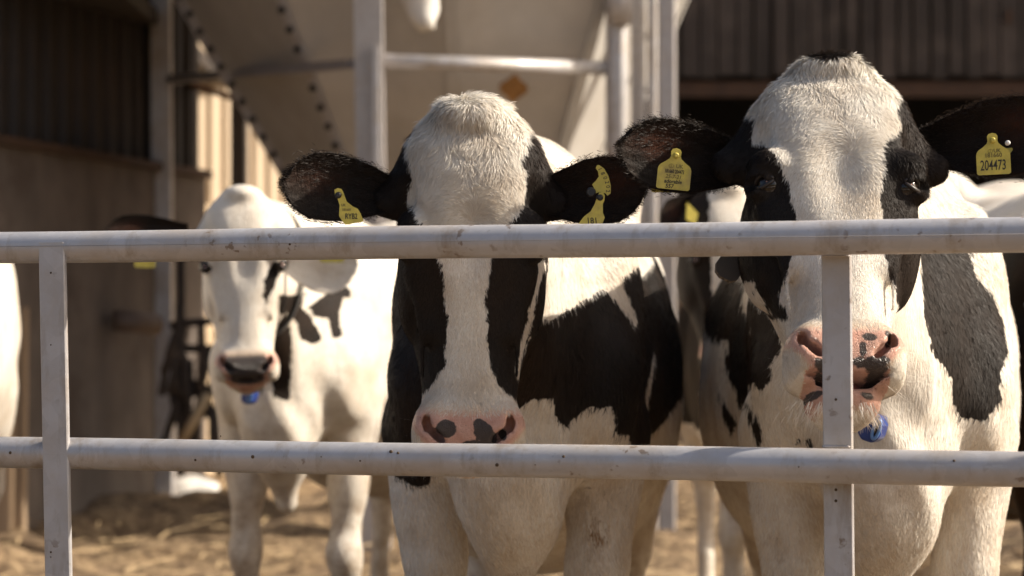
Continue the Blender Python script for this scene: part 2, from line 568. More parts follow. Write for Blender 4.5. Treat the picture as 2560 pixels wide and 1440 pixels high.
def surface_nets(fun, lo, hi, h, clip=None):
    lo = np.array(lo, float); hi = np.array(hi, float)
    B = 8
    nb = np.maximum(1, np.ceil((hi - lo) / (h * B)).astype(int))
    n = nb * B + 1
    cs = h * B
    g = np.stack(np.meshgrid(*[lo[i] + (np.arange(nb[i]) + .5) * cs for i in range(3)], indexing='ij'), -1).reshape(-1, 3).astype(np.float32)
    fc = fun(g)
    act = np.abs(fc) < cs * 0.87 * 1.7 + h
    full = np.repeat(np.repeat(np.repeat(fc.reshape(nb), B, 0), B, 1), B, 2).astype(np.float32)
    full = np.pad(full, ((0, 1),) * 3, mode='edge')
    idx = np.argwhere(act.reshape(nb))
    o = np.stack(np.meshgrid(*[np.arange(B + 1)] * 3, indexing='ij'), -1).reshape(-1, 3)
    CH = 400
    for s in range(0, len(idx), CH):
        ib = idx[s:s + CH]
        gi = (ib[:, None, :] * B + o[None]).reshape(-1, 3)
        v = fun((lo + gi * h).astype(np.float32))
        full[gi[:, 0], gi[:, 1], gi[:, 2]] = v
    if clip is not None: full = clip(full, lo, h)
    s = full < 0
    c = [full[i:n[0] - 1 + i, j:n[1] - 1 + j, k:n[2] - 1 + k] for i in (0, 1) for j in (0, 1) for k in (0, 1)]
    sg = [(q < 0) for q in c]
    cnt = sum(q.astype(np.int8) for q in sg)
    am = (cnt > 0) & (cnt < 8)
    ci = np.argwhere(am)
    vid = np.full(am.shape, -1, np.int32)
    vid[am] = np.arange(len(ci))
    cv = np.stack([q[am] for q in c], 1)
    off = np.array([(i, j, k) for i in (0, 1) for j in (0, 1) for k in (0, 1)], float)
    acc = np.zeros((len(ci), 3)); w = np.zeros(len(ci))
    for a in range(8):
        for b in range(a + 1, 8):
            if np.abs(off[a] - off[b]).sum() != 1: continue
            m = (cv[:, a] < 0) != (cv[:, b] < 0)
            t = cv[:, a] / (cv[:, a] - cv[:, b] + 1e-12)
            pt = off[a] + t[:, None] * (off[b] - off[a])
            acc[m] += pt[m]; w[m] += 1
    V = lo + (ci + acc / w[:, None]) * h
    faces = []
    for ax in range(3):
        o1, o2 = [(1, 2), (2, 0), (0, 1)][ax]
        sl0 = [slice(None)] * 3; sl1 = [slice(None)] * 3
        sl0[ax] = slice(0, n[ax] - 1); sl1[ax] = slice(1, n[ax])
        d = s[tuple(sl0)] != s[tuple(sl1)]
        e = np.argwhere(d)
        e = e[(e[:, o1] > 0) & (e[:, o2] > 0) & (e[:, o1] < n[o1] - 1) & (e[:, o2] < n[o2] - 1)]
        neg = s[tuple(e.T)]
        def sh(a1, a2):
            q = e.copy(); q[:, o1] -= a1; q[:, o2] -= a2
            return vid[tuple(q.T)]
        q = np.stack([sh(1, 1), sh(0, 1), sh(0, 0), sh(1, 0)], 1)
        q[~neg] = q[~neg][:, ::-1]
        faces.append(q)
    Fq = np.concatenate(faces)
    Fq = Fq[(Fq >= 0).all(1)]
    return V, Fq


def relax(V, Fq, it=2, lam=.5):
    n = len(V)
    a = np.concatenate([Fq[:, i] for i in range(4)]); b = np.concatenate([Fq[:, (i + 1) % 4] for i in range(4)])
    A = np.concatenate([a, b]); Bb = np.concatenate([b, a])
    cnt = np.maximum(1, np.bincount(A, minlength=n))
    for _ in range(it):
        m = np.stack([np.bincount(A, weights=V[Bb, k], minlength=n) for k in range(3)], 1) / cnt[:, None]
        V = V + lam * (m - V)
    return V


def poly_sd(X, Z, poly):
    """signed distance, positive inside"""
    d = np.full(len(X), 1e9); ins = np.zeros(len(X), bool)
    n = len(poly)
    for i in range(n):
        x0, z0 = poly[i]; x1, z1 = poly[(i + 1) % n]
        ex, ez = x1 - x0, z1 - z0
        t = np.clip(((X - x0) * ex + (Z - z0) * ez) / (ex * ex + ez * ez + 1e-12), 0, 1)
        d = np.minimum(d, (X - x0 - t * ex) ** 2 + (Z - z0 - t * ez) ** 2)
        cr = ((z0 > Z) != (z1 > Z)) & (X < (x1 - x0) * (Z - z0) / (z1 - z0 + 1e-12) + x0)
        ins ^= cr
    d = np.sqrt(d)
    return np.where(ins, d, -d)


def eul(rx, ry, rz):
    return np.array(Euler((rx, ry, rz), 'XYZ').to_matrix(), np.float32)


# ------------------------------------------------------------------ cows
def make_ear(base, tip, halfw, face, cup, up_bias=0.0, nu=26, nv=17, thick=.0045, droop=0.0, fold=0.5):
    """leaf shaped cupped ear; returns verts, quads, uv (u along, v across) with inner side first"""
    base, tip, face = np.array(base, float), np.array(tip, float), np.array(face, float)
    ax = tip - base
    L = np.linalg.norm(ax); ax /= L
    face = face - ax * (face @ ax); face /= np.linalg.norm(face)
    up = np.cross(ax, face)
    if up[2] < 0: up = -up
    us = np.linspace(0, 1, nu); vs_ = np.linspace(-1, 1, nv)
    V = np.zeros((2, nu, nv, 3)); UV = np.zeros((2, nu, nv, 2))
    for i, u in enumerate(us):
        prof = np.interp(u, [0, .12, .3, .5, .66, .80, .90, .96, 1.0], [.44, .54, .78, .96, 1.0, .96, .80, .58, .26])
        for j, v in enumerate(vs_):
            hw = halfw * prof
            sk = up_bias * math.sin(math.pi * u) * halfw
            open_ = fold + (1 - fold) * min(1, u / .35)          # tubular near the root
            ang = v * (1.15 * (1 - open_) + cup)
            c = ax * (L * u + .01 * (1 - v * v) * (u > .9)) + up * (hw * math.sin(v * 1.2) / math.sin(1.2) + sk)
            depth = cup * hw * (v * v) * 0.9 + (1 - open_) * hw * v * v * 1.2
            c = c + face * (depth - cup * hw * .45) + np.array((0, 0, -droop * u * u))
            wob = .0018 * math.sin(9 * u + 4 * v) + .0015 * math.sin(17 * v + 3)
            for s in (0, 1):
                th = thick * (1 if abs(v) < .99 and 0 < i < nu - 1 else .25) * (1.6 - u)
                V[s, i, j] = base + c + face * (wob + (th if s == 0 else -th))
                UV[s, i, j] = (u, v)
    idx = np.arange(2 * nu * nv).reshape(2, nu, nv)
    q = []
    for s in (0, 1):
        a = idx[s, :-1, :-1].ravel(); b = idx[s, 1:, :-1].ravel(); c = idx[s, 1:, 1:].ravel(); d = idx[s, :-1, 1:].ravel()
        q.append(np.stack([a, b, c, d], 1) if s == 0 else np.stack([d, c, b, a], 1))
    # rims
    for j in (0, nv - 1):
        a = idx[0, :-1, j]; b = idx[0, 1:, j]; c = idx[1, 1:, j]; d = idx[1, :-1, j]
        q.append(np.stack([a, d, c, b], 1) if j == 0 else np.stack([a, b, c, d], 1))
    i = nu - 1
    a = idx[0, i, :-1]; b = idx[0, i, 1:]; c = idx[1, i, 1:]; d = idx[1, i, :-1]
    q.append(np.stack([a, d, c, b], 1))
    Fq = np.concatenate(q)
    Vf = V.reshape(-1, 3)
    # orient so the inner layer faces 'face'
    n0 = np.cross(Vf[Fq[0, 1]] - Vf[Fq[0, 0]], Vf[Fq[0, 2]] - Vf[Fq[0, 0]])
    if n0 @ face < 0: Fq = Fq[:, ::-1]
    return Vf, Fq, UV.reshape(-1, 2)


def px_poly(pts, Y, origin):
    out = []
    for p in pts:
        w = at(p[0], p[1], Y)
        out.append((w.x - origin[0], w.z))
    return out


class Cow:
    def __init__(s, name, origin, yaw, head, body=None, res=(.0045, .010), mat=None):
        """origin: ground point under the chest; yaw: turn of the trunk; head: dict pos (cow space), rot, scale"""
        s.name, s.o = name, np.array((origin[0], origin[1], 0.0))
        s.yaw, s.h, s.b = yaw, head, body or {}
        s.res = res
        s.mat = mat or M_COAT
        s.R = eul(*head['rot'])            # head -> cow
        s.hs = head.get('scale', 1.0)
        s.hp = np.array(head['pos'], np.float32)
        s.By = eul(0, 0, yaw)
        s.bs = s.b.get('scale', 1.0)
        s.root = empty('cow', tuple(s.o))
        s.extra = []

    def head_to_cow(s, p):
        return (np.array(p, float) * s.hs) @ s.R.T + s.hp

    def fun(s, P):
        P = P.astype(np.float32)
        H = ((P - s.hp) @ s.R) / s.hs
        fh = np.full(len(P), 9.0, np.float32)
        near = (np.abs(H[:, 0]) < .3) & (H[:, 1] > -.15) & (H[:, 1] < .5) & (H[:, 2] > -.75) & (H[:, 2] < .18)
        rough = np.sqrt(((H - np.array((0, .12, -.27))) ** 2).sum(1)) - .33
        fh = np.maximum(rough, .02) * s.hs
        if near.any(): fh[near] = sdf_head(H[near], s.h) * s.hs
        Bp = (P @ s.By) / s.bs
        fb = sdf_body(Bp, s.b) * s.bs
        # neck
        k = s.head_to_cow((0, .17, -.10)); k2 = s.head_to_cow((0, .20, -.24))
        w1 = np.array((0, .42, 1.25)) * s.bs @ s.By.T; w2 = np.array((0, .16, .98)) * s.bs @ s.By.T
        m1 = (k + w1) / 2 + np.array((0, 0, -.015)); 
        sx = .72
        nk = cone(P, k, w1, .085, .16, sx)
        nk = smin(nk, cone(P, k2, w2, .080, .17, sx), .08)
        nk = smin(nk, cone(P, (k + k2) / 2, (w1 + w2) / 2, .11, .16, sx), .08)
        f = smin(fb, nk, .08)
        f = smin(f, fh, .03)
        return f

    def build(s, layers, dirt=0.5, skin=True, spots=()):
        hx = s.hp
        r0, r1 = s.res
        ysplit = float(s.hp[1] + .30 * s.hs)
        # head part
        lo = (hx[0] - .26, hx[1] - .28, hx[2] - .72); hi = (hx[0] + .26, ysplit, hx[2] + .08)
        V1, F1 = surface_nets(s.fun, lo, hi, r0)
        c1 = V1[F1].mean(1)
        F1 = F1[(c1[:, 1] < ysplit - r1)]
        V1 = relax(V1, F1, 2)
        # trunk
        e = np.array([[sx * .42, yy, 0] for sx in (-1, 1) for yy in (-.1, 2.15)]) * s.bs @ s.By.T
        lo = (min(e[:, 0].min(), hx[0] - .3), min(-.15, ysplit - .3), -.02); hi = (max(e[:, 0].max(), hx[0] + .3), e[:, 1].max(), 1.62 * s.bs)
        V2, F2 = surface_nets(s.fun, lo, hi, r1)
        c2 = V2[F2].mean(1)
        inhead = (c2[:, 1] < ysplit - 2.2 * r1) & (np.abs(c2[:, 0] - hx[0]) < .25) & (c2[:, 2] > hx[2] - .70)
        F2 = F2[~inhead]
        V2 = relax(V2, F2, 2)
        parts = [(V1, F1), (V2, F2)]
        V = np.concatenate([V1, V2]); Fq = np.concatenate([F1, F2 + len(V1)])
        # coat pattern
        coat = np.full(len(V), -.2)
        if s.b.get('base') == 'black': coat[:] = .2
        W = V + s.o
        for kind, poly, yr in layers:
            sdv = poly_sd(V[:, 0], V[:, 2], poly)
            m = (W[:, 1] > yr[0]) & (W[:, 1] < yr[1])
            if kind == 's': pass
            elif kind == 'b': coat = np.where(m, np.maximum(coat, sdv), coat)
            else: coat = np.where(m, np.minimum(coat, -sdv), coat)
        H = ((V - s.hp) @ s.R) / s.hs
        sk = np.zeros(len(V)); pg = np.full(len(V), -.1)
        if skin:
            hx_, hy, hz = np.abs(H[:, 0]), H[:, 1], H[:, 2]
            top = -.452 + .10 * np.clip(hx_ - .04, 0, 1) + s.h.get('skin_top', 0.0)
            nose = np.minimum.reduce([(top - hz) / .022, (.086 - hx_ + np.clip(-.47 - hz, 0, 1) * -.9) / .012, (.078 - hy) / .02])
            sk = np.clip(nose * .5 + .5, 0, 1)
            mouth = np.clip(1 - (np.abs(hz + .522 + .5 * s.h.get('open', 0)) / (.020 + 1.0 * s.h.get('open', 0))), 0, 1) * (hx_ < .058) * (hy < .10)
            sk = np.maximum(sk, np.clip(mouth * 1.6, 0, 1))
            for (sxp, szp, r1_, r2_) in spots:
                d = 1 - np.sqrt(((H[:, 0] - sxp) / r1_) ** 2 + ((H[:, 2] - szp) / r2_) ** 2)
                pg = np.maximum(pg, d * min(r1_, r2_))
        dr = np.clip(.15 + (.95 - V[:, 2]) * 1.4, 0.05, 1) * dirt
        dr[H[:, 2] > -.7] *= np.where((np.abs(H[:, 0]) < .2) & (H[:, 1] < .3), .2, 1)[H[:, 2] > -.7]
        s.VV, s.FF, s.coat = [V], [Fq], [coat]
        for kind, poly, yr in layers:
            if kind == 's': dr = np.where((W[:, 1] > yr[0]) & (W[:, 1] < yr[1]), np.maximum(dr, np.clip(1.8 + poly_sd(V[:, 0], V[:, 2], poly) / .006, 0, 2.2) * (poly_sd(V[:, 0], V[:, 2], poly) > -.01)), dr)
        A = {'coat': coat, 'skin': sk, 'pigment': pg, 'dirt': dr}
        base = len(V)
        Vs, Fs = [V], [Fq]
        for e_ in s.extra:
            ev, ef, euv, ec = e_
            Vs.append(ev); Fs.append(ef + base); base += len(ev)
            A['coat'] = np.concatenate([A['coat'], ec])
            A['skin'] = np.concatenate([A['skin'], np.zeros(len(ev))])
            A['pigment'] = np.concatenate([A['pigment'], np.full(len(ev), -.1)])
            A['dirt'] = np.concatenate([A['dirt'], np.zeros(len(ev))])
            A.setdefault('inner', np.zeros(base - len(ev)))
            ii = np.clip(1 - np.sqrt(((euv[:, 0] - .72) / .30) ** 2 + ((euv[:, 1] - .25) / .55) ** 2), 0, 1) * (np.arange(len(ev)) < len(ev) // 2)
            A['inner'] = np.concatenate([A['inner'], ii])
        V = np.concatenate(Vs); Fq = np.concatenate(Fs)
        A['rootpos'] = V
        s.V, s.F, s.A = V, Fq, A
        s.nhead = len(V1)
        s.bodyobj = mesh_obj('body', V, Fq, s.mat, s.root, True, A)
        return s

    def ear(s, side, tip, base=None, halfw=.05, cup=.45, face=(0, -1, .1), coatval=.2, fold=.45, up_bias=0.0, inner=None):
        """tip and base given in cow space"""
        b = s.head_to_cow((side * .112, .105, -.137)) if base is None else np.array(base)
        v, f, uv = make_ear(b, tip, halfw, face, cup, up_bias, fold=fold)
        c = np.full(len(v), coatval)
        s.extra.append((v, f, uv, c))
        return v, f, uv

    def eyes(s, r=.0185):
        for side in (-1, 1):
            c = s.head_to_cow((side * .0985, .0385, -.2100))
            n, m = 20, 12
            v, f = [], []
            for i in range(m + 1):
                for j in range(n):
                    a, b = math.pi * i / m, 2 * math.pi * j / n
                    v.append((r * math.sin(a) * math.cos(b), r * math.sin(a) * math.sin(b), r * math.cos(a)))
            for i in range(m):
                for j in range(n):
                    f.append((i * n + j, (i + 1) * n + j, (i + 1) * n + (j + 1) % n, i * n + (j + 1) % n))
            eo = mesh_obj('eye', v, f, M_EYE, s.root, True, loc=tuple(c))
            # lids: two arched rolls round the ball
            outd = np.array((side * .72, -.68, 0.0)) @ s.R.T
            outd /= np.linalg.norm(outd)
            upv = np.array((0, 0, 1.0)) @ s.R.T
            tv = np.cross(upv, outd)
            for sgn in (1, -1):
                mb = MB()
                pts = []
                for q in np.linspace(-1, 1, 13):
                    el_ = sgn * (.62 if sgn > 0 else .5) * math.cos(q * 1.45)
                    th = q * 1.05
                    d = outd * math.cos(th) * math.cos(el_) + tv * math.sin(th) * math.cos(el_) + upv * math.sin(el_)
                    pts.append(c + d * (r + .0008) * s.hs)
                mb.tube([Vector(p) for p in pts], [.0022 + .0018 * math.cos(q * 1.5) for q in np.linspace(-1, 1, 13)], 8)
                mb.build('eyelid', M_LID, s.root)
            # pink inner corner
            d = outd * .82 - tv * .52 * (1 if np.dot(tv, np.array((side, 0, 0))) > 0 else -1) + upv * -.12
            d /= np.linalg.norm(d)
            p = c + d * r * .93
            k = MB()
            k.tube([Vector(p + upv * .005), Vector(p), Vector(p - upv * .005)], [.0008, .003, .0008], 8)
            k.build('eye_corner', M_CARUN, s.root)

    # ---------------- fur
    def fur(s, n, whorl=(0, -.165), poll_len=.020, seed=1, rim=6500, whisk=60, swirl=.9, tuft=True):
        rng = np.random.default_rng(seed)
        V, Fq = s.V, s.F
        P = V[Fq]
        H = ((P.mean(1) - s.hp) @ s.R) / s.hs
        nn = np.cross(P[:, 2] - P[:, 0], P[:, 3] - P[:, 1])
        area = np.linalg.norm(nn, axis=1) * .5
        nrm = nn / (2 * area[:, None] + 1e-12)
        hx, hy, hz = H[:, 0], H[:, 1], H[:, 2]
        nh = s.nhead
        fi = (Fq.max(1) < nh) & (hz > -.60) & (hy < .20) & (nrm[:, 1] < .35)
        skv = s.A['skin'][Fq].mean(1)
        w = area * fi * np.clip(1 - skv * 1.6, 0, 1) * np.where(hz > -.2, 1.5, 1.0)
        w[hz < -.55] *= .5
        w[(hz < -.515) & (hy < .075)] = 0
        # keep out of the eyes
        de = np.sqrt((np.abs(hx) - .104) ** 2 + (hy - .028) ** 2 + (hz + .21) ** 2)
        w[de < .018] = 0
        pick = rng.choice(len(Fq), size=n, p=w / w.sum())
        a, b = rng.random(n), rng.random(n)
        Q = P[pick]
        root = (Q[:, 0] * ((1 - a) * (1 - b))[:, None] + Q[:, 1] * (a * (1 - b))[:, None] + Q[:, 2] * (a * b)[:, None] + Q[:, 3] * ((1 - a) * b)[:, None])
        nr = nrm[pick]
        Hh = ((root - s.hp) @ s.R) / s.hs
        hx, hy, hz = Hh[:, 0], Hh[:, 1], Hh[:, 2]
        # flow: down the face, outwards on the cheeks, a whorl between the eyes
        dx = hx * 5.0; dz = -np.ones(n)
        rx, rz = hx - whorl[0], hz - whorl[1]
        rr = np.sqrt(rx ** 2 + rz ** 2) + 1e-6
        wr = np.exp(-(rr / .06) ** 2) * 2.0
        dx = dx + wr * (rx / rr + swirl * -rz / rr * np.exp(-rr / .03)); dz = dz + wr * (rz / rr + swirl * rx / rr * np.exp(-rr / .03))
        # slow wander so that the locks are not combed straight
        dx += .45 * np.sin(hx * 95 + hz * 60 + 1.3) * (hz > -.2) + .25 * np.sin(hz * 140 + hx * 50)
        D = np.stack([dx, np.zeros(n), dz], 1) @ s.R.T
        D = D - nr * (D * nr).sum(1)[:, None]
        D /= np.linalg.norm(D, axis=1)[:, None] + 1e-9
        top = np.clip((hz + .12) / .10, 0, 1)
        fore = np.clip((hz + .23) / .05, 0, 1)
        L = .0055 + .0052 * fore + (poll_len - .012) * top * (1 if tuft else .4)
        L *= rng.uniform(.65, 1.25, n)
        L = np.where(hy > .10, L * .8, L)
        lift = .10 + .10 * fore + .45 * top * rng.random(n) ** 2
        wd = (.00036 + .00014 * fore + .0001 * top) * rng.uniform(.7, 1.3, n)
        coat = s.A['coat']
        rc = coat[Fq[pick]].mean(1)
        sets = [(root, nr, D, L, lift, wd, rc, np.ones(n) * .7)]
        # short coat on the chest, shoulders and legs
        nb_ = int(n * .75)
        offs_ = len(s.V) - sum(len(e_[0]) for e_ in s.extra)
        cen = P.mean(1)
        fb_ = (Fq.min(1) >= nh) & (Fq.max(1) < offs_) & (nrm[:, 1] < .35) & (cen[:, 2] > .50) & (cen[:, 1] < 1.3)
        wb = area * fb_
        pk_ = rng.choice(len(Fq), size=nb_, p=wb / wb.sum())
        a, b = rng.random(nb_), rng.random(nb_)
        Q = P[pk_]
        rb_ = (Q[:, 0] * ((1 - a) * (1 - b))[:, None] + Q[:, 1] * (a * (1 - b))[:, None] + Q[:, 2] * (a * b)[:, None] + Q[:, 3] * ((1 - a) * b)[:, None])
        nb2 = nrm[pk_]
        D_ = np.stack([.35 * np.sin(rb_[:, 2] * 11 + rb_[:, 0] * 8) + rng.normal(0, .12, nb_), np.full(nb_, .25), -np.ones(nb_)], 1)
        D_ = D_ - nb2 * (D_ * nb2).sum(1)[:, None]
        D_ /= np.linalg.norm(D_, axis=1)[:, None] + 1e-9
        sets.append((rb_, nb2, D_, rng.uniform(.009, .016, nb_), np.full(nb_, .07), rng.uniform(.0005, .0009, nb_), coat[Fq[pk_]].mean(1), np.ones(nb_)))
        # ear rims and outer ear
        base = nh
        offs = len(s.V) - sum(len(e_[0]) for e_ in s.extra)
        for ev, ef, uv, ec in s.extra:
            m = rim
            half = len(ev) // 2
            cand = np.where((np.abs(uv[:, 1]) > .86) | (uv[:, 0] > .93))[0]
            i = rng.choice(cand, m)
            r0 = ev[i] + rng.normal(0, .0022, (m, 3))
            ctr = ev.mean(0)
            axv = ev[uv[:, 0] > .95].mean(0) - ev[uv[:, 0] < .05].mean(0); axv /= np.linalg.norm(axv)
            od = r0 - ctr
            od = od - axv * (od @ axv)[:, None] * .4
            od /= np.linalg.norm(od, axis=1)[:, None]
            D2 = axv[None] * .75 + od * .7 + rng.normal(0, .22, (m, 3))
            D2 /= np.linalg.norm(D2, axis=1)[:, None]
            sets.append((r0, od, D2, rng.uniform(.0020, .0042, m), np.full(m, .08), np.full(m, .00027), np.full(m, ec[0]), np.full(m, 0.6)))
            # inner ear hair, front layer
            m2 = int(rim * .35)
            cand = np.where((uv[:, 0] < .95) & (uv[:, 0] > .02))[0]
            cand = cand[cand < half]
            i = rng.choice(cand, m2)
            r0 = ev[i] + rng.normal(0, .004, (m2, 3))
            fdir = np.array((0, -1.0, 0.1))
            D2 = axv[None] * .9 + rng.normal(0, .25, (m2, 3))
            D2 /= np.linalg.norm(D2, axis=1)[:, None]
            sets.append((r0, np.repeat(fdir[None], m2, 0), D2, rng.uniform(.005, .010, m2), np.full(m2, .12), np.full(m2, .00036), np.full(m2, ec[0]), np.full(m2, .6)))
        # lashes
        # whiskers on the muzzle
        if whisk:
            i = rng.random(whisk)
            sd = rng.choice((-1, 1), whisk)
            hx = sd * rng.uniform(.045, .080, whisk); hz = -rng.uniform(.455, .545, whisk); hy = rng.uniform(.03, .07, whisk)
            r0 = (np.stack([hx * .9, hy, hz], 1) * s.hs) @ s.R.T + s.hp
            D2 = np.stack([sd * 1.0, rng.normal(-.1, .4, whisk), rng.normal(-.15, .35, whisk)], 1)
            D2 /= np.linalg.norm(D2, axis=1)[:, None]
            sets.append((r0, np.repeat(np.array([[0, 0, -1.0]]), whisk, 0), D2, rng.uniform(.03, .055, whisk), np.full(whisk, .3), np.full(whisk, .00028), np.full(whisk, -.2), np.full(whisk, .3)))
            m = whisk * 12   # beard
            hx = rng.normal(0, .03, m); r0 = (np.stack([hx, rng.uniform(.045, .11, m), np.full(m, -.534 - s.h.get('open', 0))], 1) * s.hs) @ s.R.T + s.hp
            D2 = np.stack([hx * 9, rng.normal(-.2, .3, m), np.full(m, -1.0)], 1)
            D2 /= np.linalg.norm(D2, axis=1)[:, None]
            sets.append((r0, np.repeat(np.array([[0, -1.0, 0]]), m, 0), D2, rng.uniform(.008, .022, m), np.full(m, .2), np.full(m, .0003), np.full(m, -.2), np.full(m, .4)))
        VV, FF, RC, RP = [], [], [], []
        off = 0
        for root, nr, D, L, lift, wd, rc, tp in sets:
            n = len(root)
            side = np.cross(D, nr); side /= np.linalg.norm(side, axis=1)[:, None] + 1e-9
            side = side + rng.normal(0, .25, (n, 3)); side /= np.linalg.norm(side, axis=1)[:, None]
            bend = rng.normal(0, .22, (n, 1)) * side
            rings = []
            for q, (t, wf) in enumerate(((-.08, 1.0), (.35, 1.0), (.7, .7), (1.0, .08))):
                p = root + D * (L * t)[:, None] + nr * (L * lift * (t - .55 * t * t) * 1.6)[:, None] + bend * (L * t * t)[:, None]
                rings += [p - side * (wd * wf)[:, None], p + side * (wd * wf)[:, None]]
            v = np.stack(rings, 1).reshape(-1, 3)
            k = np.arange(n)[:, None] * 8 + off
            f = np.concatenate([k + np.array([[0, 1, 3, 2]]), k + np.array([[2, 3, 5, 4]]), k + np.array([[4, 5, 7, 6]])])
            VV.append(v); FF.append(f); off += 8 * n
            RC.append(np.repeat(rc, 8)); RP.append(np.repeat(root, 8, 0))
        V = np.concatenate(VV); Fq = np.concatenate(FF); rc = np.concatenate(RC); rp = np.concatenate(RP)
        z0 = np.zeros(len(V))
        o = mesh_obj('fur', V, Fq, M_FUR, s.root, True, {'coat': rc, 'skin': z0, 'pigment': z0 - .1, 'dirt': z0, 'rootpos': rp})
        return o


def text_mesh(txt, size, mat, parent, R, loc, name='lettering', sx=1.0, bold=0.0, shear=0.0):
    cu = bpy.data.curves.new('text', 'FONT')
    cu.body = txt
    cu.size = size
    cu.align_x = 'CENTER'; cu.align_y = 'CENTER'
    cu.offset = bold
    cu.shear = shear
    cu.resolution_u = 4
    cu.extrude = .00015
    o = bpy.data.objects.new('text', cu)
    COL.objects.link(o)
    dg = bpy.context.evaluated_depsgraph_get()
    me = bpy.data.meshes.new_from_object(o.evaluated_get(dg))
    bpy.data.objects.remove(o)
    me.materials.clear()
    me.materials.append(mat)
    T = Matrix.Translation(loc) @ R.to_4x4() @ Matrix.Diagonal((sx, 1, 1, 1))
    me.transform(T)
    ob = bpy.data.objects.new(name, me)
    COL.objects.link(ob)
    ob.parent = parent
    return ob


def frame_from(right, up):
    r = Vector(right).normalized()
    u = Vector(up); u = (u - r * u.dot(r)).normalized()
    n = r.cross(u)
    return Matrix((r, u, n)).transposed()


TAG_OUT = [(-.0085, 0.0065), (-.0060, .0105), (0, .0122), (.0060, .0105), (.0085, .0065), (.0080, -.001), (.0095, -.005), (.016, -.0105), (.0235, -.0155), (.0262, -.019),
           (.0275, -.0235), (.0275, -.0525), (.0262, -.0545), (.0240, -.0555), (-.0240, -.0555), (-.0262, -.0545), (-.0275, -.0525), (-.0275, -.0235), (-.0262, -.019), (-.0235, -.0155), (-.016, -.0105), (-.0095, -.005), (-.0080, -.001)]


def plate(outline, R, loc, th, mat, name, parent, curve=0.0, sc=1.0, sy=1.0):
    mb = MB()
    pts = [(x * sc, y * sc * sy) for x, y in outline]
    fr = [R @ Vector((x, y, th / 2 - curve * x * x)) + loc for x, y in pts]
    bk = [R @ Vector((x, y, -th / 2 - curve * x * x)) + loc for x, y in pts]
    n = len(pts)
    mb.add(fr + bk, [tuple(range(n - 1, -1, -1)), tuple(range(n, 2 * n))] + [(i, (i + 1) % n, (i + 1) % n + n, i + n) for i in range(n)])
    return mb.build(name, mat, parent)


def stud(R, loc, parent, mat, r=.0075):
    mb = MB()
    p = [R @ Vector((0, 0, z)) + loc for z in (-.004, .0008, .0009, .0035, .0045, .0065, .0068)]
    mb.tube(p, [r, r, r * .82, r * .80, r * .60, r * .56, r * .40], 20)
    return mb.build('button', mat, parent)

# ================================================================== THE YARD
# ground: one sheet, fine near the cattle and coarse to the horizon
def ground():
    xs = np.concatenate([np.linspace(-90, -7, 14), np.linspace(-6.5, 6.5, 190), np.linspace(7, 90, 14)])
    ys = np.concatenate([np.linspace(-60, -1, 10), np.linspace(0, 3.8, 12), np.linspace(4, 15, 200), np.linspace(15.2, 30, 60), np.linspace(33, 200, 14)])
    X, Y = np.meshgrid(xs, ys, indexing='ij')
    rng = np.random.default_rng(3)
    Z = np.zeros_like(X)
    for k in range(46):
        fr = 2.2 * 1.09 ** k
        a = rng.uniform(0, 2 * math.pi)
        Z += .055 / fr ** .85 * np.sin(fr * (X * math.cos(a) + Y * math.sin(a)) + rng.uniform(0, 6.3)) * .8
    fall = np.clip((7 - np.abs(X)) / 2, 0, 1) * np.clip((Y - 3) / 1.5, 0, 1) * np.clip((30 - Y) / 4, 0, 1)
    Z = Z * fall * 1.35
    V = np.stack([X, Y, Z], -1).reshape(-1, 3)
    n, m = X.shape
    i = np.arange(n * m).reshape(n, m)
    Fq = np.stack([i[:-1, :-1].ravel(), i[1:, :-1].ravel(), i[1:, 1:].ravel(), i[:-1, 1:].ravel()], 1)
    mt, t, b = nt('trodden straw and dung')
    co = objco(t)
    n1 = noise(t, co, 1.6, 8, 0.7)
    n2 = noise(t, co, 14, 8, 0.75)
    n3 = noise(t, co, 55, 4, 0.7)
    c = mix(t, mrange(t, n2, 0.41, 0.60), (0.115, 0.068, 0.034), (0.44, 0.31, 0.175))
    c = mix(t, mrange(t, n1, 0.50, 0.62, 0, .75), c, (0.12, 0.075, 0.042))
    c = mix(t, mrange(t, n3, 0.62, 0.7, 0, .7), c, (0.50, 0.37, 0.21))
    t.links.new(c, b.inputs['Base Color'])
    b.inputs['Roughness'].default_value = 0.9
    bump(t, b, math_(t, 'ADD', n2, math_(t, 'MULTIPLY', n3, .4)), 0.9, 0.05)
    o = mesh_obj('ground', V, Fq, mt, None, True)
    tag(o, kind='structure')


ground()
# loose straw trodden into the yard
rs_ = np.random.default_rng(21)
n_ = 2600
cx_ = rs_.uniform(-4.2, 4.2, n_); cy_ = 4.5 + 13 * rs_.random(n_) ** 1.2
a_ = rs_.uniform(0, math.pi, n_); L_ = rs_.uniform(.03, .11, n_); w_ = rs_.uniform(.0025, .006, n_)
dx_, dy_ = np.cos(a_) * L_, np.sin(a_) * L_
px_, py_ = -np.sin(a_) * w_, np.cos(a_) * w_
z0_ = rs_.uniform(.02, .05, n_); z1_ = z0_ + rs_.uniform(-.01, .03, n_)
V_ = np.stack([np.stack([cx_ + s1 * dx_ + s2 * px_, cy_ + s1 * dy_ + s2 * py_, (z0_ if s1 < 0 else z1_) + (.004 if s2 > 0 else 0)], 1) for s1, s2 in ((-1, -1), (1, -1), (1, 1), (-1, 1))], 1).reshape(-1, 3)
so_ = mesh_obj('straw', V_, np.arange(4 * n_).reshape(-1, 4), plain('straw', (0.40, 0.29, 0.16), .7, 0, .35, 3), None, False)
tag(so_, 'loose straw scattered over the brown yard', 'straw', kind='stuff')


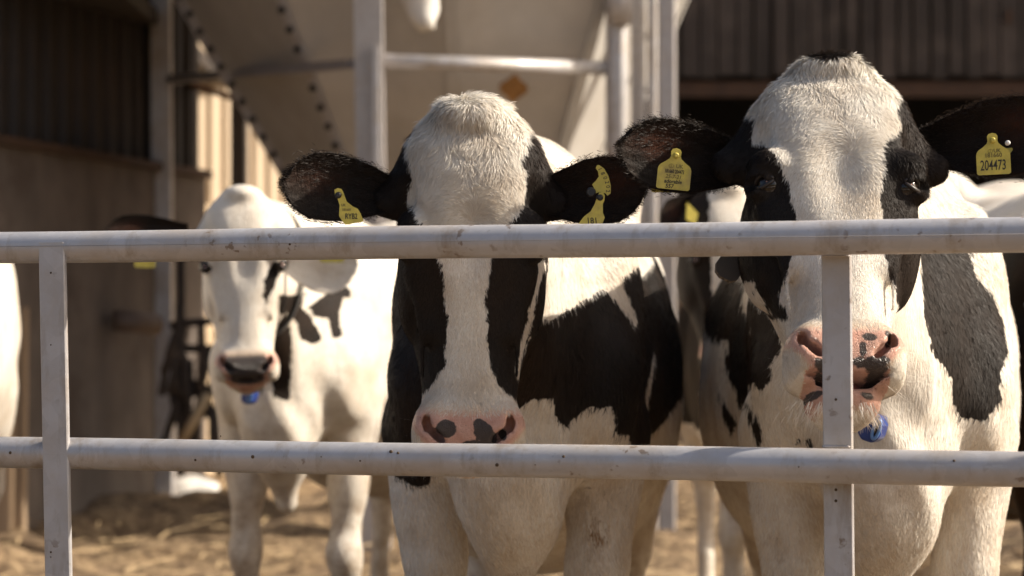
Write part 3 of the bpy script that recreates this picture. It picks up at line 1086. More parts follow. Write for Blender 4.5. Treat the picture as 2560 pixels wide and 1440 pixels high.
def corrug(a, b, z0, z1, pitch, depth, name, mat, parent, flat=0.5):
    """profiled sheet standing between two plan points"""
    a, b = Vector((*a, 0)), Vector((*b, 0))
    d = b - a
    L = d.length
    d.normalize()
    nr = Vector((d.y, -d.x, 0))
    v, f = [], []
    n = int(L / pitch)
    pts = []
    for k in range(n):
        for q, w in ((0, 0), (flat * .5, 0), (flat * .5 + .12, 1), (flat * .5 + .38, 1), (flat * .5 + .5, 0)):
            pts.append(((k + q) * pitch, w * depth))
    pts.append((n * pitch, 0))
    for s_, w in pts:
        p = a + d * s_ + nr * w
        v += [(p.x, p.y, z0), (p.x, p.y, z1)]
    for s_, w in reversed(pts):
        p = a + d * s_ + nr * (w - .03)
        v += [(p.x, p.y, z0), (p.x, p.y, z1)]
    m = len(v) // 2
    for i in range(m):
        j = (i + 1) % m
        f.append((2 * i, 2 * j, 2 * j + 1, 2 * i + 1))
    return mesh_obj(name, v, f, mat, parent, False)


# ---- dark shed on the left
M_CLAD = plain('weathered cladding darkened for shade', (0.026, 0.020, 0.017), 0.7, 0, 0.35, 3, 0.004, stretch=(1, 1, .15), dirt=((0.07, 0.045, 0.032), 0.5))  # brown sheeting, base colour darkened to stand in for shade on the wall
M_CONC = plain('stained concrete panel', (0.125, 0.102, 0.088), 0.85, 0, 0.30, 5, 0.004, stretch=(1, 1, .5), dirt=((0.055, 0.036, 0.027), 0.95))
shed = empty('shed', (-2.45, 13.5, 0))
tag(shed, 'dark brown corrugated shed on a stained concrete wall at the left edge', 'shed')
def rel(o, root):
    o.location = o.location - root.location
    return o
M_OKRE = plain('rusty steel beam', (0.052, 0.026, 0.014), 0.75, 0, 0.3, 4)
K0, K1 = (-3.83, 9.0), (-2.05, 15.6)
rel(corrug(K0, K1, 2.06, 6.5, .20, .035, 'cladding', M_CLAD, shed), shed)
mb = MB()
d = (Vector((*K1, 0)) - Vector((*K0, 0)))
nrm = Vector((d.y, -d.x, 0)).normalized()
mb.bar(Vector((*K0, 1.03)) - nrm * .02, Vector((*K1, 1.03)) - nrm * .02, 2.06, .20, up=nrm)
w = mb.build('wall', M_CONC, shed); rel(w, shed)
mb = MB()
mb.bar(Vector((*K0, 2.085)) + nrm * .105, Vector((*K1, 2.085)) + nrm * .105, .045, .05)
rel(mb.build('angle_iron', M_OKRE, shed), shed)
mb = MB()
mb.bar(Vector((K1[0] - .05, K1[1] + .12, 0)), Vector((K1[0] - .05, K1[1] + .12, 6.5)), .10, .2, up=(0, 1, 0))
mb.bar(Vector((*K1, 3.0)) + Vector((-2.2, .02, 0)), Vector((*K1, 3.0)) + Vector((-.12, .02, 0)), 6, .1, up=(0, 0, 1))
rel(mb.build('back_wall', M_CLAD, shed), shed)
mb = MB()
mb.prism([Vector((-7, 9, 6.5)), Vector((-3.3, 9, 6.5)), Vector((-1.9, 15.8, 6.5)), Vector((-7, 15.8, 6.5))], (0, 0, 0), (0, 0, .12))
rel(mb.build('roof', M_CLAD, shed), shed)
# pipe stub coming out of the concrete wall
pr = MB()
pp = at(285, 800, 14.1)
pr.tube([pp, at(340, 806, 14.15), at(395, 812, 14.25)], .062, 16)
po = pr.build('drain_pipe', plain('dull grey plastic pipe', (0.17, 0.12, 0.09), 0.6, 0, .2, 8), None)
tag(po, 'short grey pipe stub sticking out of the concrete shed wall', 'pipe')

# ---- sunlit building behind
M_TAN = plain('tan profiled cladding', (0.44, 0.35, 0.25), 0.7, 0, 0.14, 2.2, 0.003, stretch=(1, 1, .1), dirt=((0.30, 0.21, 0.13), 0.5))
M_TANW = plain('pale block wall', (0.50, 0.38, 0.25), 0.85, 0, 0.15, 3, 0.005, dirt=((0.3, 0.2, 0.12), 0.6))
hall = empty('cattle_hall', (-1.0, 19.6, 0))
tag(hall, 'sunlit tan corrugated building behind the grey silo hopper', 'building')
A0, A1 = (-3.3, 16.9), (.55, 21.9)
rel(corrug(A0, A1, 2.05, 7.5, .16, .03, 'cladding', M_TAN, hall), hall)
mb = MB()
d2 = (Vector((*A1, 0)) - Vector((*A0, 0))); n2_ = Vector((d2.y, -d2.x, 0)).normalized()
mb.bar(Vector((*A0, 1.02)) - n2_ * .06, Vector((*A1, 1.02)) - n2_ * .06, 2.04, .24, up=n2_)
rel(mb.build('wall', M_TANW, hall), hall)
mb = MB()
mb.prism([Vector((-3.4, 16.9, 7.5)), Vector((.6, 21.9, 7.5)), Vector((-3, 26, 7.5)), Vector((-7.4, 20.5, 7.5))], (0, 0, 0), (0, 0, .15))
rel(mb.build('roof', M_TAN, hall), hall)

# ---- barn on the right, boarded above an open front
M_BOARD = plain('old dark timber', (0.038, 0.030, 0.027), 0.8, 0, 0.5, 5, 0.004, stretch=(1, 1, .12), dirt=((0.10, 0.08, 0.07), 0.6))
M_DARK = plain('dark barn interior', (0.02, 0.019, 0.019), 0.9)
M_OKRE = plain('rusty steel beam', (0.052, 0.026, 0.014), 0.75, 0, 0.3, 4)
barn = empty('barn', (6, 24, 0))
tag(barn, 'open fronted timber barn with dark vertical boards at the upper right', 'barn')
YB = 24.0
x = 1.30
rb = random.Random(5)
while x < 12.5:
    wv = rb.uniform(.155, .195)
    mb = MB()
    mb.box((x + wv / 2, YB + rb.uniform(-.012, .012), 3.62 + 1.8 + rb.uniform(-.02, .02)), (wv - rb.uniform(.012, .045), .03, 3.6), Matrix.Rotation(rb.uniform(-.0015, .0015), 3, 'Y'), .004)
    rel(mb.build('board', M_BOARD, barn), barn)
    x += wv
mb = MB().box((6.9, YB + .06, 3.50), (11.3, .06, .15))
rel(mb.build('beam', M_OKRE, barn), barn)
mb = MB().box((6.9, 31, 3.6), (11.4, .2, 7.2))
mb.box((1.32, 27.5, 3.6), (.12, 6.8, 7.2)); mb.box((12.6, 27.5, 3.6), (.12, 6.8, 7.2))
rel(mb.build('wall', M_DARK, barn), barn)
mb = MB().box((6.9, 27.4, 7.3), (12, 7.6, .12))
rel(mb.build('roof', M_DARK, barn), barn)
mb = MB()
for xx in (1.45, 5.2, 9.0, 12.4): mb = MB().box((xx, YB + .16, 1.7), (.14, .14, 3.4)); rel(mb.build('post', M_BOARD, barn), barn)
fl = MB()
pf = at(2523, 40, YB - .03)
fl.box(pf, (.06, .02, .13), None)
rel(fl.build('rust_mark', M_OKRE, barn), barn)

# ---- silo with its hopper on steel legs
M_HOP = plain('dull galvanised hopper sheet', (0.50, 0.48, 0.45), 0.5, 0.2, 0.12, 3, 0.001, dirt=((0.38, 0.33, 0.27), 0.6))
CX, CY, ZA, KR = (1184 - 1280) / F * 13.9, 13.9, .18, .60
silo = empty('silo', (CX, CY, 0))
tag(silo, 'grey metal feed silo with a tapering riveted hopper standing on steel legs', 'silo')
RF = {}
def hp_(ang, z):
    r = KR * (z - ZA) * RF.get(round(ang, 3), 1.0)
    return Vector((CX + r * math.sin(ang), CY - r * math.cos(ang), z))
RF[round(math.radians(66), 3)] = .70; RF[round(math.radians(115), 3)] = .8
ZB, ZT = 1.05, 3.60
angs = [math.radians(q) for q in (-80, -39, -3.5, 26, 66, 115, 170, 225)]
mb = MB()
n = 8
v, f = [], []
for z in (ZB, ZT):
    for a in angs: v.append(hp_(a, z))
for z in (ZT, ZB):
    for a in angs: v.append(hp_(a, z) + (Vector((CX, CY, z)) - hp_(a, z)).normalized() * .012)
for k in range(8):
    j = (k + 1) % 8
    f += [(k, j, 8 + j, 8 + k), (16 + k, 16 + j, 24 + j, 24 + k), (24 + k, 24 + j, j, k), (8 + k, 8 + j, 16 + j, 16 + k)]
mb.add(v, f)
rel(mb.build('hopper', M_HOP, silo), silo)
# seams: a strip folded along each corner, with bolts
for k in range(8):
    a = angs[k]
    p0, p1 = hp_(a, ZB), hp_(a, ZT)
    out = Vector((math.sin(a), -math.cos(a), -.4)).normalized()
    if k == 0: out = Vector((-.45, -.85, -.25)).normalized()
    sm = MB().bar(p0 + out * .008, p1 + out * .008, .085 if k == 0 else .062, .010, up=out.cross((p1 - p0).normalized()).cross(out) if False else out)
    so = sm.build('seam', M_GALV if k < 2 else M_HOP, silo); rel(so, silo)
    if k in (0, 1, 7):
        for q in range(26):
            p = p0.lerp(p1, (q + .5) / 26) + out * .012
            tt = out.cross((p1 - p0).normalized()).normalized()
            p = p + tt * (.0 if k == 0 else .0)
            bo = MB().tube([p, p + out * .020], [.021, .017], 10).build('bolt', M_DARK, silo); rel(bo, silo)
mb = MB()
R2 = KR * (ZT - ZA)
for z0, z1, r in ((ZT, 9.4, R2),):
    v, f = [], []
    m = 40
    for z in (z0, z1):
        for k in range(m): v.append((CX + r * math.sin(2 * math.pi * k / m), CY - r * math.cos(2 * math.pi * k / m), z))
    for k in range(m): f.append((k, (k + 1) % m, (k + 1) % m + m, k + m))
    f.append(tuple(range(m, 2 * m)))
    mb.add(v, f, False)
rel(mb.build('tank', M_HOP, silo), silo)
mb = MB().tube([(CX, CY, .70), (CX, CY, 1.08)], [.42, .50], 8)
rel(mb.build('outlet_box', M_GALV2, silo), silo)
# diamond shaped rust patch on the third panel
am = (angs[2] + angs[3]) / 2
pa, pb = hp_(angs[2], 2.2), hp_(angs[3], 2.2)
pc, pd = hp_(angs[2], 2.9), hp_(angs[3], 2.9)
tx = (pb - pa).normalized(); tu = ((pc + pd) / 2 - (pa + pb) / 2).normalized(); tn = tx.cross(tu).normalized()
if tn.y > 0: tn = -tn
# centre: where the sight line of the photograph meets the panel plane
ray = (at(1284, 220, 10) - Vector((0, 0, CAMZ)))
o_ = Vector((0, 0, CAMZ))
tt_ = (pa - o_).dot(tn) / ray.dot(tn)
ctr = o_ + ray * tt_ + tn * .004
dm = MB()
pl = [ctr + tx * (.062 * math.cos(q)) * (1 + .25 * math.cos(2 * q + .4)) + tu * (.070 * math.sin(q)) * (1 + .2 * math.cos(4 * q)) for q in np.linspace(0, 2 * math.pi, 17)[:-1]]
dm.prism(pl, tn * -.003, tn * .003)
rel(dm.build('rust_patch', plain('orange rust', (0.33, 0.17, 0.055), .8, 0, .4, 30), silo), silo)


def channel(a, b, w, d, th, name, mat, parent, open_dir=1):
    """a steel channel: web plus two flanges, butted"""
    a, b = Vector(a), Vector(b)
    mb = MB()
    mb.bar(a, b, w, th, up=(0, 1, 0))
    for s in (-1, 1):
        o = Vector((s * (w / 2 - th / 2), open_dir * (d / 2 + th / 2), 0))
        mb.bar(a + o, b + o, th, d, up=(0, 1, 0))
    return mb.build(name, mat, parent)


# legs
l2t, l2b = at(909, -700, 11.85), Vector((at(940, 1372, 11.85).x, 11.85, 0))
rel(channel(l2b, l2t, .138, .12, .012, 'leg', M_GALV2, silo), silo)
fl = MB().bar(at(942, 560, 11.80), at(941, 112, 11.80), .026, .07, up=(0, 1, 0))
rel(fl.build('flange', M_GALV, silo), silo)
l1b, l1t = Vector((at(410, 1240, 14.85).x, 14.85, 0)), at(400, -700, 14.85)
mb = MB().bar(l1b, l1t, .118, .11, up=(0, 1, 0))
rel(mb.build('leg', M_GALV, silo), silo)
l3 = at(1541, 500, 12.5)
mb = MB().tube([Vector((l3.x, 12.5, 0)), Vector((l3.x, 12.5, 4.8))], .056, 20)
rel(mb.build('leg', M_GALV, silo), silo)
mb = MB().tube([at(1546, 60, 12.44), at(1556, -60, 12.42)], .066, 20)
rel(mb.build('pipe_clamp', M_GALV, silo), silo)
mb = MB().box((.985, CY + 1.5, 2.4), (.12, .12, 4.8)); rel(mb.build('leg', M_GALV2, silo), silo)
# ring of braces
mb = MB().bar(at(425, 199, 14.8), at(880, 160, 11.95), .05, .05)
rel(mb.build('brace', M_GALV2, silo), silo)
mb = MB().tube([at(948, 152, 11.9), at(1518, 171, 12.5)], .036, 14)
rel(mb.build('brace', M_GALV, silo), silo)
mb = MB().bar(at(478, 212, 15.5), at(640, 262, 14.6), .035, .035)
rel(mb.build('brace', M_RUST, silo), silo)

# filling pipes and posts right of the silo
def up_post(px0, px1, Y, name, mat, label, kind='channel', cat='post', grp=None):
    xc = (at((px0 + px1) / 2, 0, Y)).x
    w = (px1 - px0) / F * Y
    r = empty(name, (xc, Y, 0))
    if kind == 'channel':
        o = channel((0, 0, 0), (0, 0, 5.2), w, .07, .012, 'web', mat, r, 1)
        mb = MB().bar((w / 2 - .012, -.012, 0), (w / 2 - .012, -.012, 5.2), .024, .024, up=(0, 1, 0))
        mb.build('flange', M_GALV, r)
    else:
        mb = MB().box((0, 0, 2.6), (w, w, 5.2), None, .008)
        mb.build('shaft', mat, r)
    mb = MB().box((0, 0, .008), (w * 2, w * 2, .016)); mb.build('base_plate', mat, r)
    tag(r, label, cat, grp)
    return r
up_post(1578, 1612, 12.9, 'steel_post', M_GALV2, 'slim grey channel post next to the round silo pipe', grp='steel uprights beside the silo')
up_post(1618, 1642, 12.6, 'steel_post', M_GALV, 'narrow pale steel post, middle one of the uprights right of the silo', 'box', grp='steel uprights beside the silo')
up_post(1645, 1688, 12.4, 'steel_post', M_GALV2, 'broad square grey post nearest the dark barn opening', 'box', grp='steel uprights beside the silo')

# white canvas sleeve hanging from the silo
cs = MB()
pts, rr = [], []
for k in range(17):
    u = k / 16
    pts.append(at(1018 + 48 * u, -190 + 266 * u, 11.0))
    rr.append((.135 - .085 * u ** 1.4 + .008 * math.sin(u * 11)) * (1 if k < 16 else .93))
cs.tube(pts, rr, 9)
o = cs.build('canvas_sleeve', M_SACK, None)
for v_ in o.data.vertices:      # creases and a slanting hem
    v_.co.x += .006 * math.sin(v_.co.z * 60 + v_.co.y * 40)
    v_.co.y += .010 * math.sin(v_.co.z * 35)
tag(o, 'white canvas sleeve hanging in the sun at the top of the picture', 'sleeve')

sp_ = MB().tube([Vector((pts[0].x, 12.15, 4.25)), Vector((pts[0].x, 11.3, 3.35)), pts[0] + Vector((0, 0, .12)), pts[0] - Vector((0, 0, .05))], .118, 20)
rel(sp_.build('spout', M_GALV2, silo), silo)

# rusty tangle of bent bars beside the shed
rg = random.Random(11)
M_BRUSH = plain('rusty dark bars', (0.045, 0.033, 0.026), 0.8, 0, 0.4, 10)
tr = empty('cattle_hurdle', tuple(Vector((at(490, 900, 13.9).x, 13.9, 0))))
c0 = Vector(tr.location)
mb = MB()
for a, b in (((452, 560), (452, 1190)), ((545, 560), (548, 1190))):
    mb.tube([at(a[0], a[1], 13.9) - c0, at(b[0], b[1], 13.9) - c0], .025, 10)
mb.build('upright', M_BRUSH, tr)
for y0, y1 in ((815, 800), (868, 872), (960, 985), (1050, 1030)):
    MB().tube([at(425, y0, 13.9) - c0, at(480, (y0 + y1) / 2 + rg.uniform(-12, 12), 13.9) - c0, at(560, y1, 13.9) - c0], .024, 8).build('bar', M_BRUSH, tr)
for k in range(18):
    xa = 432 + rg.uniform(0, 90)
    ya = rg.uniform(760, 1000)
    MB().tube([at(xa, ya, 13.85) - c0, at(xa + rg.uniform(-25, 25), ya + 60, 13.8) - c0, at(xa + rg.uniform(-45, 45), ya + 170, 13.75) - c0], .020, 8).build('bar', M_BRUSH, tr)
MB().tube([at(452, 1110, 13.6) - c0, at(520, 985, 13.6) - c0], .028, 8).build('bar', plain('pale pole', (.4, .3, .18), .8), tr)
tag(tr, 'rusty hurdle of crossed and bent bars leaning behind the mostly white cow', 'hurdle')
# dark post against the sunlit wall
def timber(px, Y, z1, w, mat, label, lean=0.0, grp=None):
    b = at(px, 1000, Y)
    m_ = MB().bar((0, 0, 0), (lean, 0, z1), w, w, up=(0, 1, 0), bev=.008)
    o = m_.build('post', mat, None)
    o.location = (b.x, Y, 0)
    tag(o, label, 'post', grp)
timber(598, 16.6, 3.2, .11, M_BRUSH, 'dark upright post in front of the sunlit tan wall')
M_WOOD = plain('weathered pale wood', (0.33, 0.235, 0.15), 0.8, 0, 0.25, 6, 0.003, stretch=(1, 1, .15))
timber(12, 12.7, 1.28, .075, M_WOOD, 'thin pale timber post at the extreme left edge', .02, 'timber posts along the shed wall')
timber(50, 12.9, 1.20, .062, M_WOOD, 'thin pale timber post second from the left edge', .01, 'timber posts along the shed wall')

# sack and stones at the foot of the wall
def lump(px, py, Y, r, mat, name, label, cat, sd=1, flat=.6):
    rg = random.Random(sd)
    v, f = [], []
    n, m = 20, 12
    for i in range(m + 1):
        for j in range(n):
            a, b = math.pi * i / m, 2 * math.pi * j / n
            q = 1 + .16 * math.sin(3 * b + sd) * math.sin(a) + .1 * math.sin(5 * a + 2 * b + sd)
            v.append((r[0] * q * math.sin(a) * math.cos(b), r[1] * q * math.sin(a) * math.sin(b), max(-r[2] * .8, r[2] * q * math.cos(a))))
    for i in range(m):
        for j in range(n): f.append((i * n + j, (i + 1) * n + j, (i + 1) * n + (j + 1) % n, i * n + (j + 1) % n))
    c = at(px, py, Y)
    o = mesh_obj(name, v, f, mat, None, True, loc=(c.x, Y, r[2] * .78))
    tag(o, label, cat)
lump(478, 1190, 15.0, (.15, .12, .10), M_SACK, 'feed_sack', 'crumpled white sack lying at the foot of the silo leg', 'sack', 2)
lump(360, 1215, 14.9, (.17, .12, .08), M_DARK, 'feed_tub', 'dark crushed feed tub lying by the shed wall', 'tub', 5)

# yard gate seen through the gap between the two near cows
yg = empty('yard_gate', (at(1860, 0, 12.2).x, 12.2, 0))
g0 = Vector(yg.location)
MB().tube([at(1712, 560, 12.2) - g0, at(1712, 1040, 12.2) - g0], .034, 12).build('frame', M_WOOD, yg)
for yy in (600, 690, 780, 872, 1022):
    MB().tube([at(1706, yy, 12.17) - g0, at(1990, yy, 12.17) - g0], .022, 10).build('bar', M_GALV2, yg)
for yy in (830, 872, 1022):
    MB().tube([at(1693, yy, 12.1) - g0, at(1712, yy, 12.1) - g0], .028, 10).build('latch', M_GALV, yg)
MB().box((at(1990, 0, 12.2).x - g0.x, 0, .8), (.09, .09, 1.6)).build('post', M_WOOD, yg)
tag(yg, 'tubular yard gate standing open in front of the dark barn', 'gate')

# ================================================================== THE GATE IN FRONT
def gate_pt(t):
    Y = 3.4 * 548.0 / (512.0 + 72.0 * t)
    return Vector(((2560 * t - 1280) / F * Y, Y, 0))
G0, G1 = gate_pt(0), gate_pt(1)
gd = (G1 - G0).normalized()
gn = Vector((gd.y, -gd.x, 0))           # towards the viewer
ga = math.atan2(gd.y, gd.x)
gate = empty('gate', tuple((G0 + G1) / 2), 0)
gm = (G0 + G1) / 2
RT = .0236


def rail(z0, z1, name='rail'):
    a = G0 - gd * .75; b = G1 + gd * .95
    pts, L = [], (b - a).length
    rg = random.Random(int(z0 * 100))
    for k in range(61):
        u = k / 60
        p = a.lerp(b, u)
        pts.append(p + Vector((0, 0, z0 + (z1 - z0) * u + .0006 * math.sin(u * 23 + z0 * 9))) - gm)
    o = MB().tube(pts, RT, 40).build(name, M_GALV, gate)
    return o


rail(1.1825, 1.1825)
rail(.8740, .8740)
rail(.565, .565)
rail(.27, .27)
# fine seam line along the top rail
mb = MB()
a = G0 - gd * .7 - gm; b = G1 + gd * .9 - gm
off = gn * (RT * math.cos(.08)) + Vector((0, 0, RT * math.sin(.02)))
mb.tube([a + Vector((0, 0, 1.1825)) + off, b + Vector((0, 0, 1.1825)) + off], .0006, 6)
mb.build('weld_seam', M_GALV2, gate)


def upright(px, py0, py1, px1, w, front, z_top, z_bot=0.10, name='upright'):
    """flat bar; front: laps over the rails, else it passes behind them"""
    t = px / 2560.0
    base = gate_pt(t)
    # sideways lean measured on the photograph
    Yd = base.y
    lean = (px1 - px) / (py1 - py0) / math.cos(ga) * -1
    off = gn * (RT * .55 + .006 if front else -(RT + .0055))
    c = base + off - gm
    tb = c + gd * (-lean * (z_bot - z_top)) * -1
    top = c + Vector((0, 0, z_top)); bot = c + gd * (lean * (z_bot - z_top)) + Vector((0, 0, z_bot))
    zz = (top - bot).normalized()
    R = Matrix((gd, (zz.cross(gd)).normalized(), zz)).transposed()
    mb = MB().box((top + bot) / 2, (w, .009, (top - bot).length), R, .0018)
    return mb.build(name, M_GALV, gate), c


u1, c1 = upright(146, 615, 1440, 163, .0425, True, 1.1885)
u2, c2 = upright(2082, 640, 1440, 2089, .0405, False, 1.1700)
# weld beads at the joints
for c, z, sd in ((c1, 1.185, 1), (c1, .880, 2)):
    pts = [c + gd * (.0225 + .001 * math.sin(k * 2)) - gn * (.006 + .001 * k) + Vector((0, 0, z + .010 - .003 * k)) for k in range(7)]
    MB().tube(pts, [.002, .0042, .0036, .0045, .0036, .0040, .002], 8).build('weld_bead', M_GALV, gate)
pts = [c1 + gd * (-.021 + .0028 * k) - gn * .003 + Vector((0, 0, 1.1895 + .0006 * math.sin(k * 3))) for k in range(16)]
MB().tube(pts, [.0012 + .0010 * abs(math.sin(k * 1.3)) for k in range(16)], 8).build('weld_bead', M_GALV, gate)
for zz_, sg_ in ((1.1825 - RT, -1), (.874 + RT, 1), (.874 - RT, -1)):      # beads where the second upright meets the rails
    pts = [c2 + gd * (-.019 + .0032 * k) + gn * .0045 + Vector((0, 0, zz_ + sg_ * (.0012 + .0006 * math.sin(k * 3)))) for k in range(13)]
    MB().tube(pts, [.0012 + .0011 * abs(math.sin(k * 1.3)) for k in range(13)], 8).build('weld_bead', M_GALV, gate)
for t_ in (-.28, 1.34):
    p = gate_pt(0).lerp(gate_pt(1), t_) - gm
    MB().box(p + Vector((0, 0, .7)) - gn * .07, (.10, .10, 1.4), Matrix.Rotation(ga, 3, 'Z'), .01).build('post', M_GALV2, gate)
# dried mud splashes
M_MUD = plain('dried mud', (0.09, 0.06, 0.035), .9)
rg = random.Random(9)
for (px, py) in ((740, 612), (118, 683), (139, 862), (1255, 1160), (1350, 1160), (505, 1148), (648, 1140), (818, 1140), (2068, 1227), (2083, 1255), (170, 1390), (178, 1378), (1420, 1140), (2390, 1150), (45, 1130), (555, 1090), (915, 1150), (2005, 1165), (2100, 1000), (990, 1128), (1008, 1131)):
    t = px / 2560
    base = gate_pt(t)
    p = at(px, py, base.y)
    fr = gn * (RT * .9)
    if 112 < px < 190: fr = c1 - (base - gm) + gn * .0046
    elif 2045 < px < 2118 and (py > 1215 or 650 < py < 1120): fr = c2 - (base - gm) + gn * .0046
    else:
        zc = 1.1825 if py < 700 else .874
        dz = max(-.98, min(.98, (p.z - zc) / RT))
        fr = gn * RT * math.sqrt(1 - dz * dz)
    p = p - gm + fr
    r = rg.uniform(.0009, .0030)
    MB().tube([p - gn * .001, p + gn * .0002, p + gn * .0010], [r * .9, r, r * .3], 9).build('mud_fleck', M_MUD, gate)
tag(gate, 'galvanised tubular gate with flat uprights across the foreground', 'gate')

# ================================================================== THE CATTLE
def P_(pts, Y, o): return px_poly(pts, Y, o)

# --- A: cow in the middle
oA = (-0.005, 4.10)
A = Cow('A', oA, -.06, dict(pos=tuple(at(1180, 254, 3.62) - Vector((oA[0], oA[1], 0))), rot=(.02, 0.012, 0.0), scale=1.035, wx=(.96, 1.0)), dict(girth=.88), res=(.0042, .010))
La = [('b', P_([(800, 100), (1600, 100), (1600, 600), (1500, 1190), (940, 1190), (800, 700)], 3.7, oA), (0, 3.95))]
La.append(('w', P_([(1040, 180), (1052, 300), (1018, 338), (1022, 400), (1030, 440), (1016, 485), (1040, 530), (1068, 575), (1100, 650), (1112, 700), (1112, 760), (1119, 800), (1115, 870), (1106, 925), (1088, 950), (1062, 975), (1040, 1000), (1000, 1060), (990, 1260), (1340, 1260), (1330, 1060), (1285, 1000), (1245, 962), (1229, 925), (1222, 880), (1216, 830), (1216, 750), (1228, 690), (1226, 650), (1222, 610), (1246, 562), (1290, 535), (1304, 500), (1312, 470), (1308, 430), (1300, 385), (1316, 345), (1300, 180)], 3.62, oA), (0, 3.80)))
La.append(('w', P_([(1372, 650), (1345, 720), (1330, 800), (1310, 880), (1296, 945), (1284, 935), (1300, 860), (1320, 790), (1334, 690), (1338, 650)], 3.72, oA), (3.70, 4.0)))
# trunk: black sides and shoulders, white brisket, white back
La += [
    ('b', P_([(700, 640), (1000, 600), (1060, 700), (1090, 900), (1100, 1110), (1075, 1208), (1040, 1214), (985, 1190), (960, 1120), (920, 1060)], 4.3, oA), (3.95, 5.0)),
    ('b', P_([(1240, 835), (1300, 812), (1380, 800), (1445, 760), (1500, 728), (1548, 700), (1590, 670), (1640, 600), (1800, 600), (1800, 1000), (1665, 1105), (1575, 1112), (1558, 1078), (1530, 1072), (1520, 1008), (1450, 1012), (1410, 1055), (1385, 1040), (1373, 985), (1330, 988), (1300, 1003), (1240, 1090)], 4.35, oA), (3.95, 5.6)),
    ('w', P_([(930, 860), (945, 760), (978, 690), (985, 720), (958, 800), (950, 900)], 4.7, oA), (4.45, 5.6)),
    ('w', P_([(1540, 540), (1545, 722), (1562, 722), (1600, 692), (1640, 655), (1665, 600), (1660, 540)], 4.9, oA), (4.5, 5.7)),
    ('w', P_([(1488, 728), (1532, 708), (1556, 750), (1580, 815), (1566, 818), (1530, 765)], 4.5, oA), (4.1, 5.2)),
    ('w', P_([(1598, 1000), (1612, 940), (1625, 880), (1632, 900), (1618, 960), (1605, 1030)], 4.8, oA), (4.3, 5.6)),
]
La.append(('s', P_([(1478, 1300), (1500, 1292), (1522, 1310), (1520, 1345), (1500, 1375), (1482, 1368), (1474, 1335)], 4.2, oA), (3.9, 5)))
A.ear(-1, at(720, 462, 3.66) - Vector((*oA, 0)), base=at(992, 492, 3.74) - Vector((*oA, 0)), halfw=.052, cup=.42, face=(.12, -1, .05), up_bias=.05)
A.ear(1, at(1598, 470, 3.66) - Vector((*oA, 0)), base=at(1352, 498, 3.74) - Vector((*oA, 0)), halfw=.052, cup=.42, face=(-.22, -1, .05), up_bias=.02)
A.build(La, dirt=.9, spots=[(-.032, -.474, .016, .013), (.016, -.468, .009, .009), (.022, -.478, .014, .014), (.030, -.488, .012, .014), (.012, -.496, .024, .006), (.050, -.483, .006, .008)])
A.eyes()
A.fur(120000, whorl=(.0, -.175), poll_len=.019, seed=3, swirl=.2)
tag(A.root, 'black cow with a white forehead and narrow white blaze, nose resting at the lower rail', 'cow', 'dairy cows in the yard')

# --- B: cow on the right
oB = (0.615, 3.98)
B = Cow('B', oB, -.10, dict(pos=tuple(at(2088, 122, 3.62) - Vector((oB[0], oB[1], 0))), rot=(-.44, 0.02, 0.0), scale=1.02, wx=(1.15, 1.03), open=.013), dict(girth=.95), res=(.0042, .010))
v0 = Vector((*oB, 0))
Lb = [('b', P_([(1500, 0), (2800, 0), (2800, 740), (2262, 790), (1700, 800)], 3.6, oB), (0, 3.79)),
      ('b', P_([(1840, 200), (2330, 200), (2330, 540), (1840, 540)], 3.8, oB), (3.7, 4.1)),
      ('w', P_([(1985, 154), (2030, 125), (2090, 134), (2150, 124), (2200, 150), (2240, 185), (2266, 228), (2258, 260), (2264, 300), (2250, 322), (2212, 345), (2199, 380), (2206, 420), (2199, 450), (2195, 480), (2200, 545), (2196, 600), (2200, 640), (2215, 700), (2240, 740), (2262, 782), (2300, 760), (2400, 1200), (1800, 1200), (1860, 700), (1890, 702), (1900, 735), (1925, 770), (1942, 806), (1968, 813), (1962, 780), (1945, 740), (1955, 700), (1972, 640), (1980, 600), (1987, 540), (1984, 520), (1970, 470), (1955, 420), (1924, 352), (1893, 340), (1908, 292), (1890, 250), (1886, 230), (1920, 205), (1960, 180)], 3.55, oB), (0, 3.80)),
      ('b', P_([(1870, 700), (1890, 740), (1925, 790), (1946, 840), (1941, 880), (1921, 900), (1918, 950), (1900, 976), (1880, 960), (1862, 966), (1853, 920), (1858, 870), (1880, 850), (1890, 830), (1870, 780)], 4.1, oB), (3.9, 4.6)),
      ('b', P_([(2280, 560), (2440, 560), (2462, 690), (2512, 740), (2536, 800), (2540, 880), (2505, 935), (2508, 1000), (2462, 1050), (2400, 1046), (2364, 1005), (2368, 950), (2340, 912), (2308, 890), (2280, 800), (2284, 720)], 4.0, oB), (3.85, 4.6)),
      ('b', P_([(1800, 790), (1818, 980), (1802, 1008), (1784, 900)], 4.9, oB), (4.4, 5.6)),
      ('b', P_([(1778, 760), (1788, 830), (1776, 860), (1768, 800)], 4.9, oB), (4.5, 5.6)),
      ('b', P_([(1836, 600), (1802, 740), (1810, 850), (1834, 850), (1846, 760), (1870, 600)], 4.6, oB), (4.3, 5.6)),
      ('b', P_([(1861, 1000), (1892, 1080), (1886, 1118), (1868, 1070)], 4.2, oB), (3.9, 5.0)),
      ('b', P_([(1990, 1095), (2002, 1095), (2004, 1120), (1992, 1120)], 4.0, oB), (3.8, 4.3)),
      ('b', P_([(2020, 1098), (2030, 1098), (2032, 1122), (2022, 1122)], 4.0, oB), (3.8, 4.3)),
      ('b', P_([(2540, 560), (2700, 560), (2700, 900), (2545, 860)], 4.8, oB), (4.5, 5.8)),
      ('b', P_([(2526, 1000), (2536, 1000), (2540, 1110), (2528, 1110)], 4.6, oB), (4.2, 5.8)),
      ]
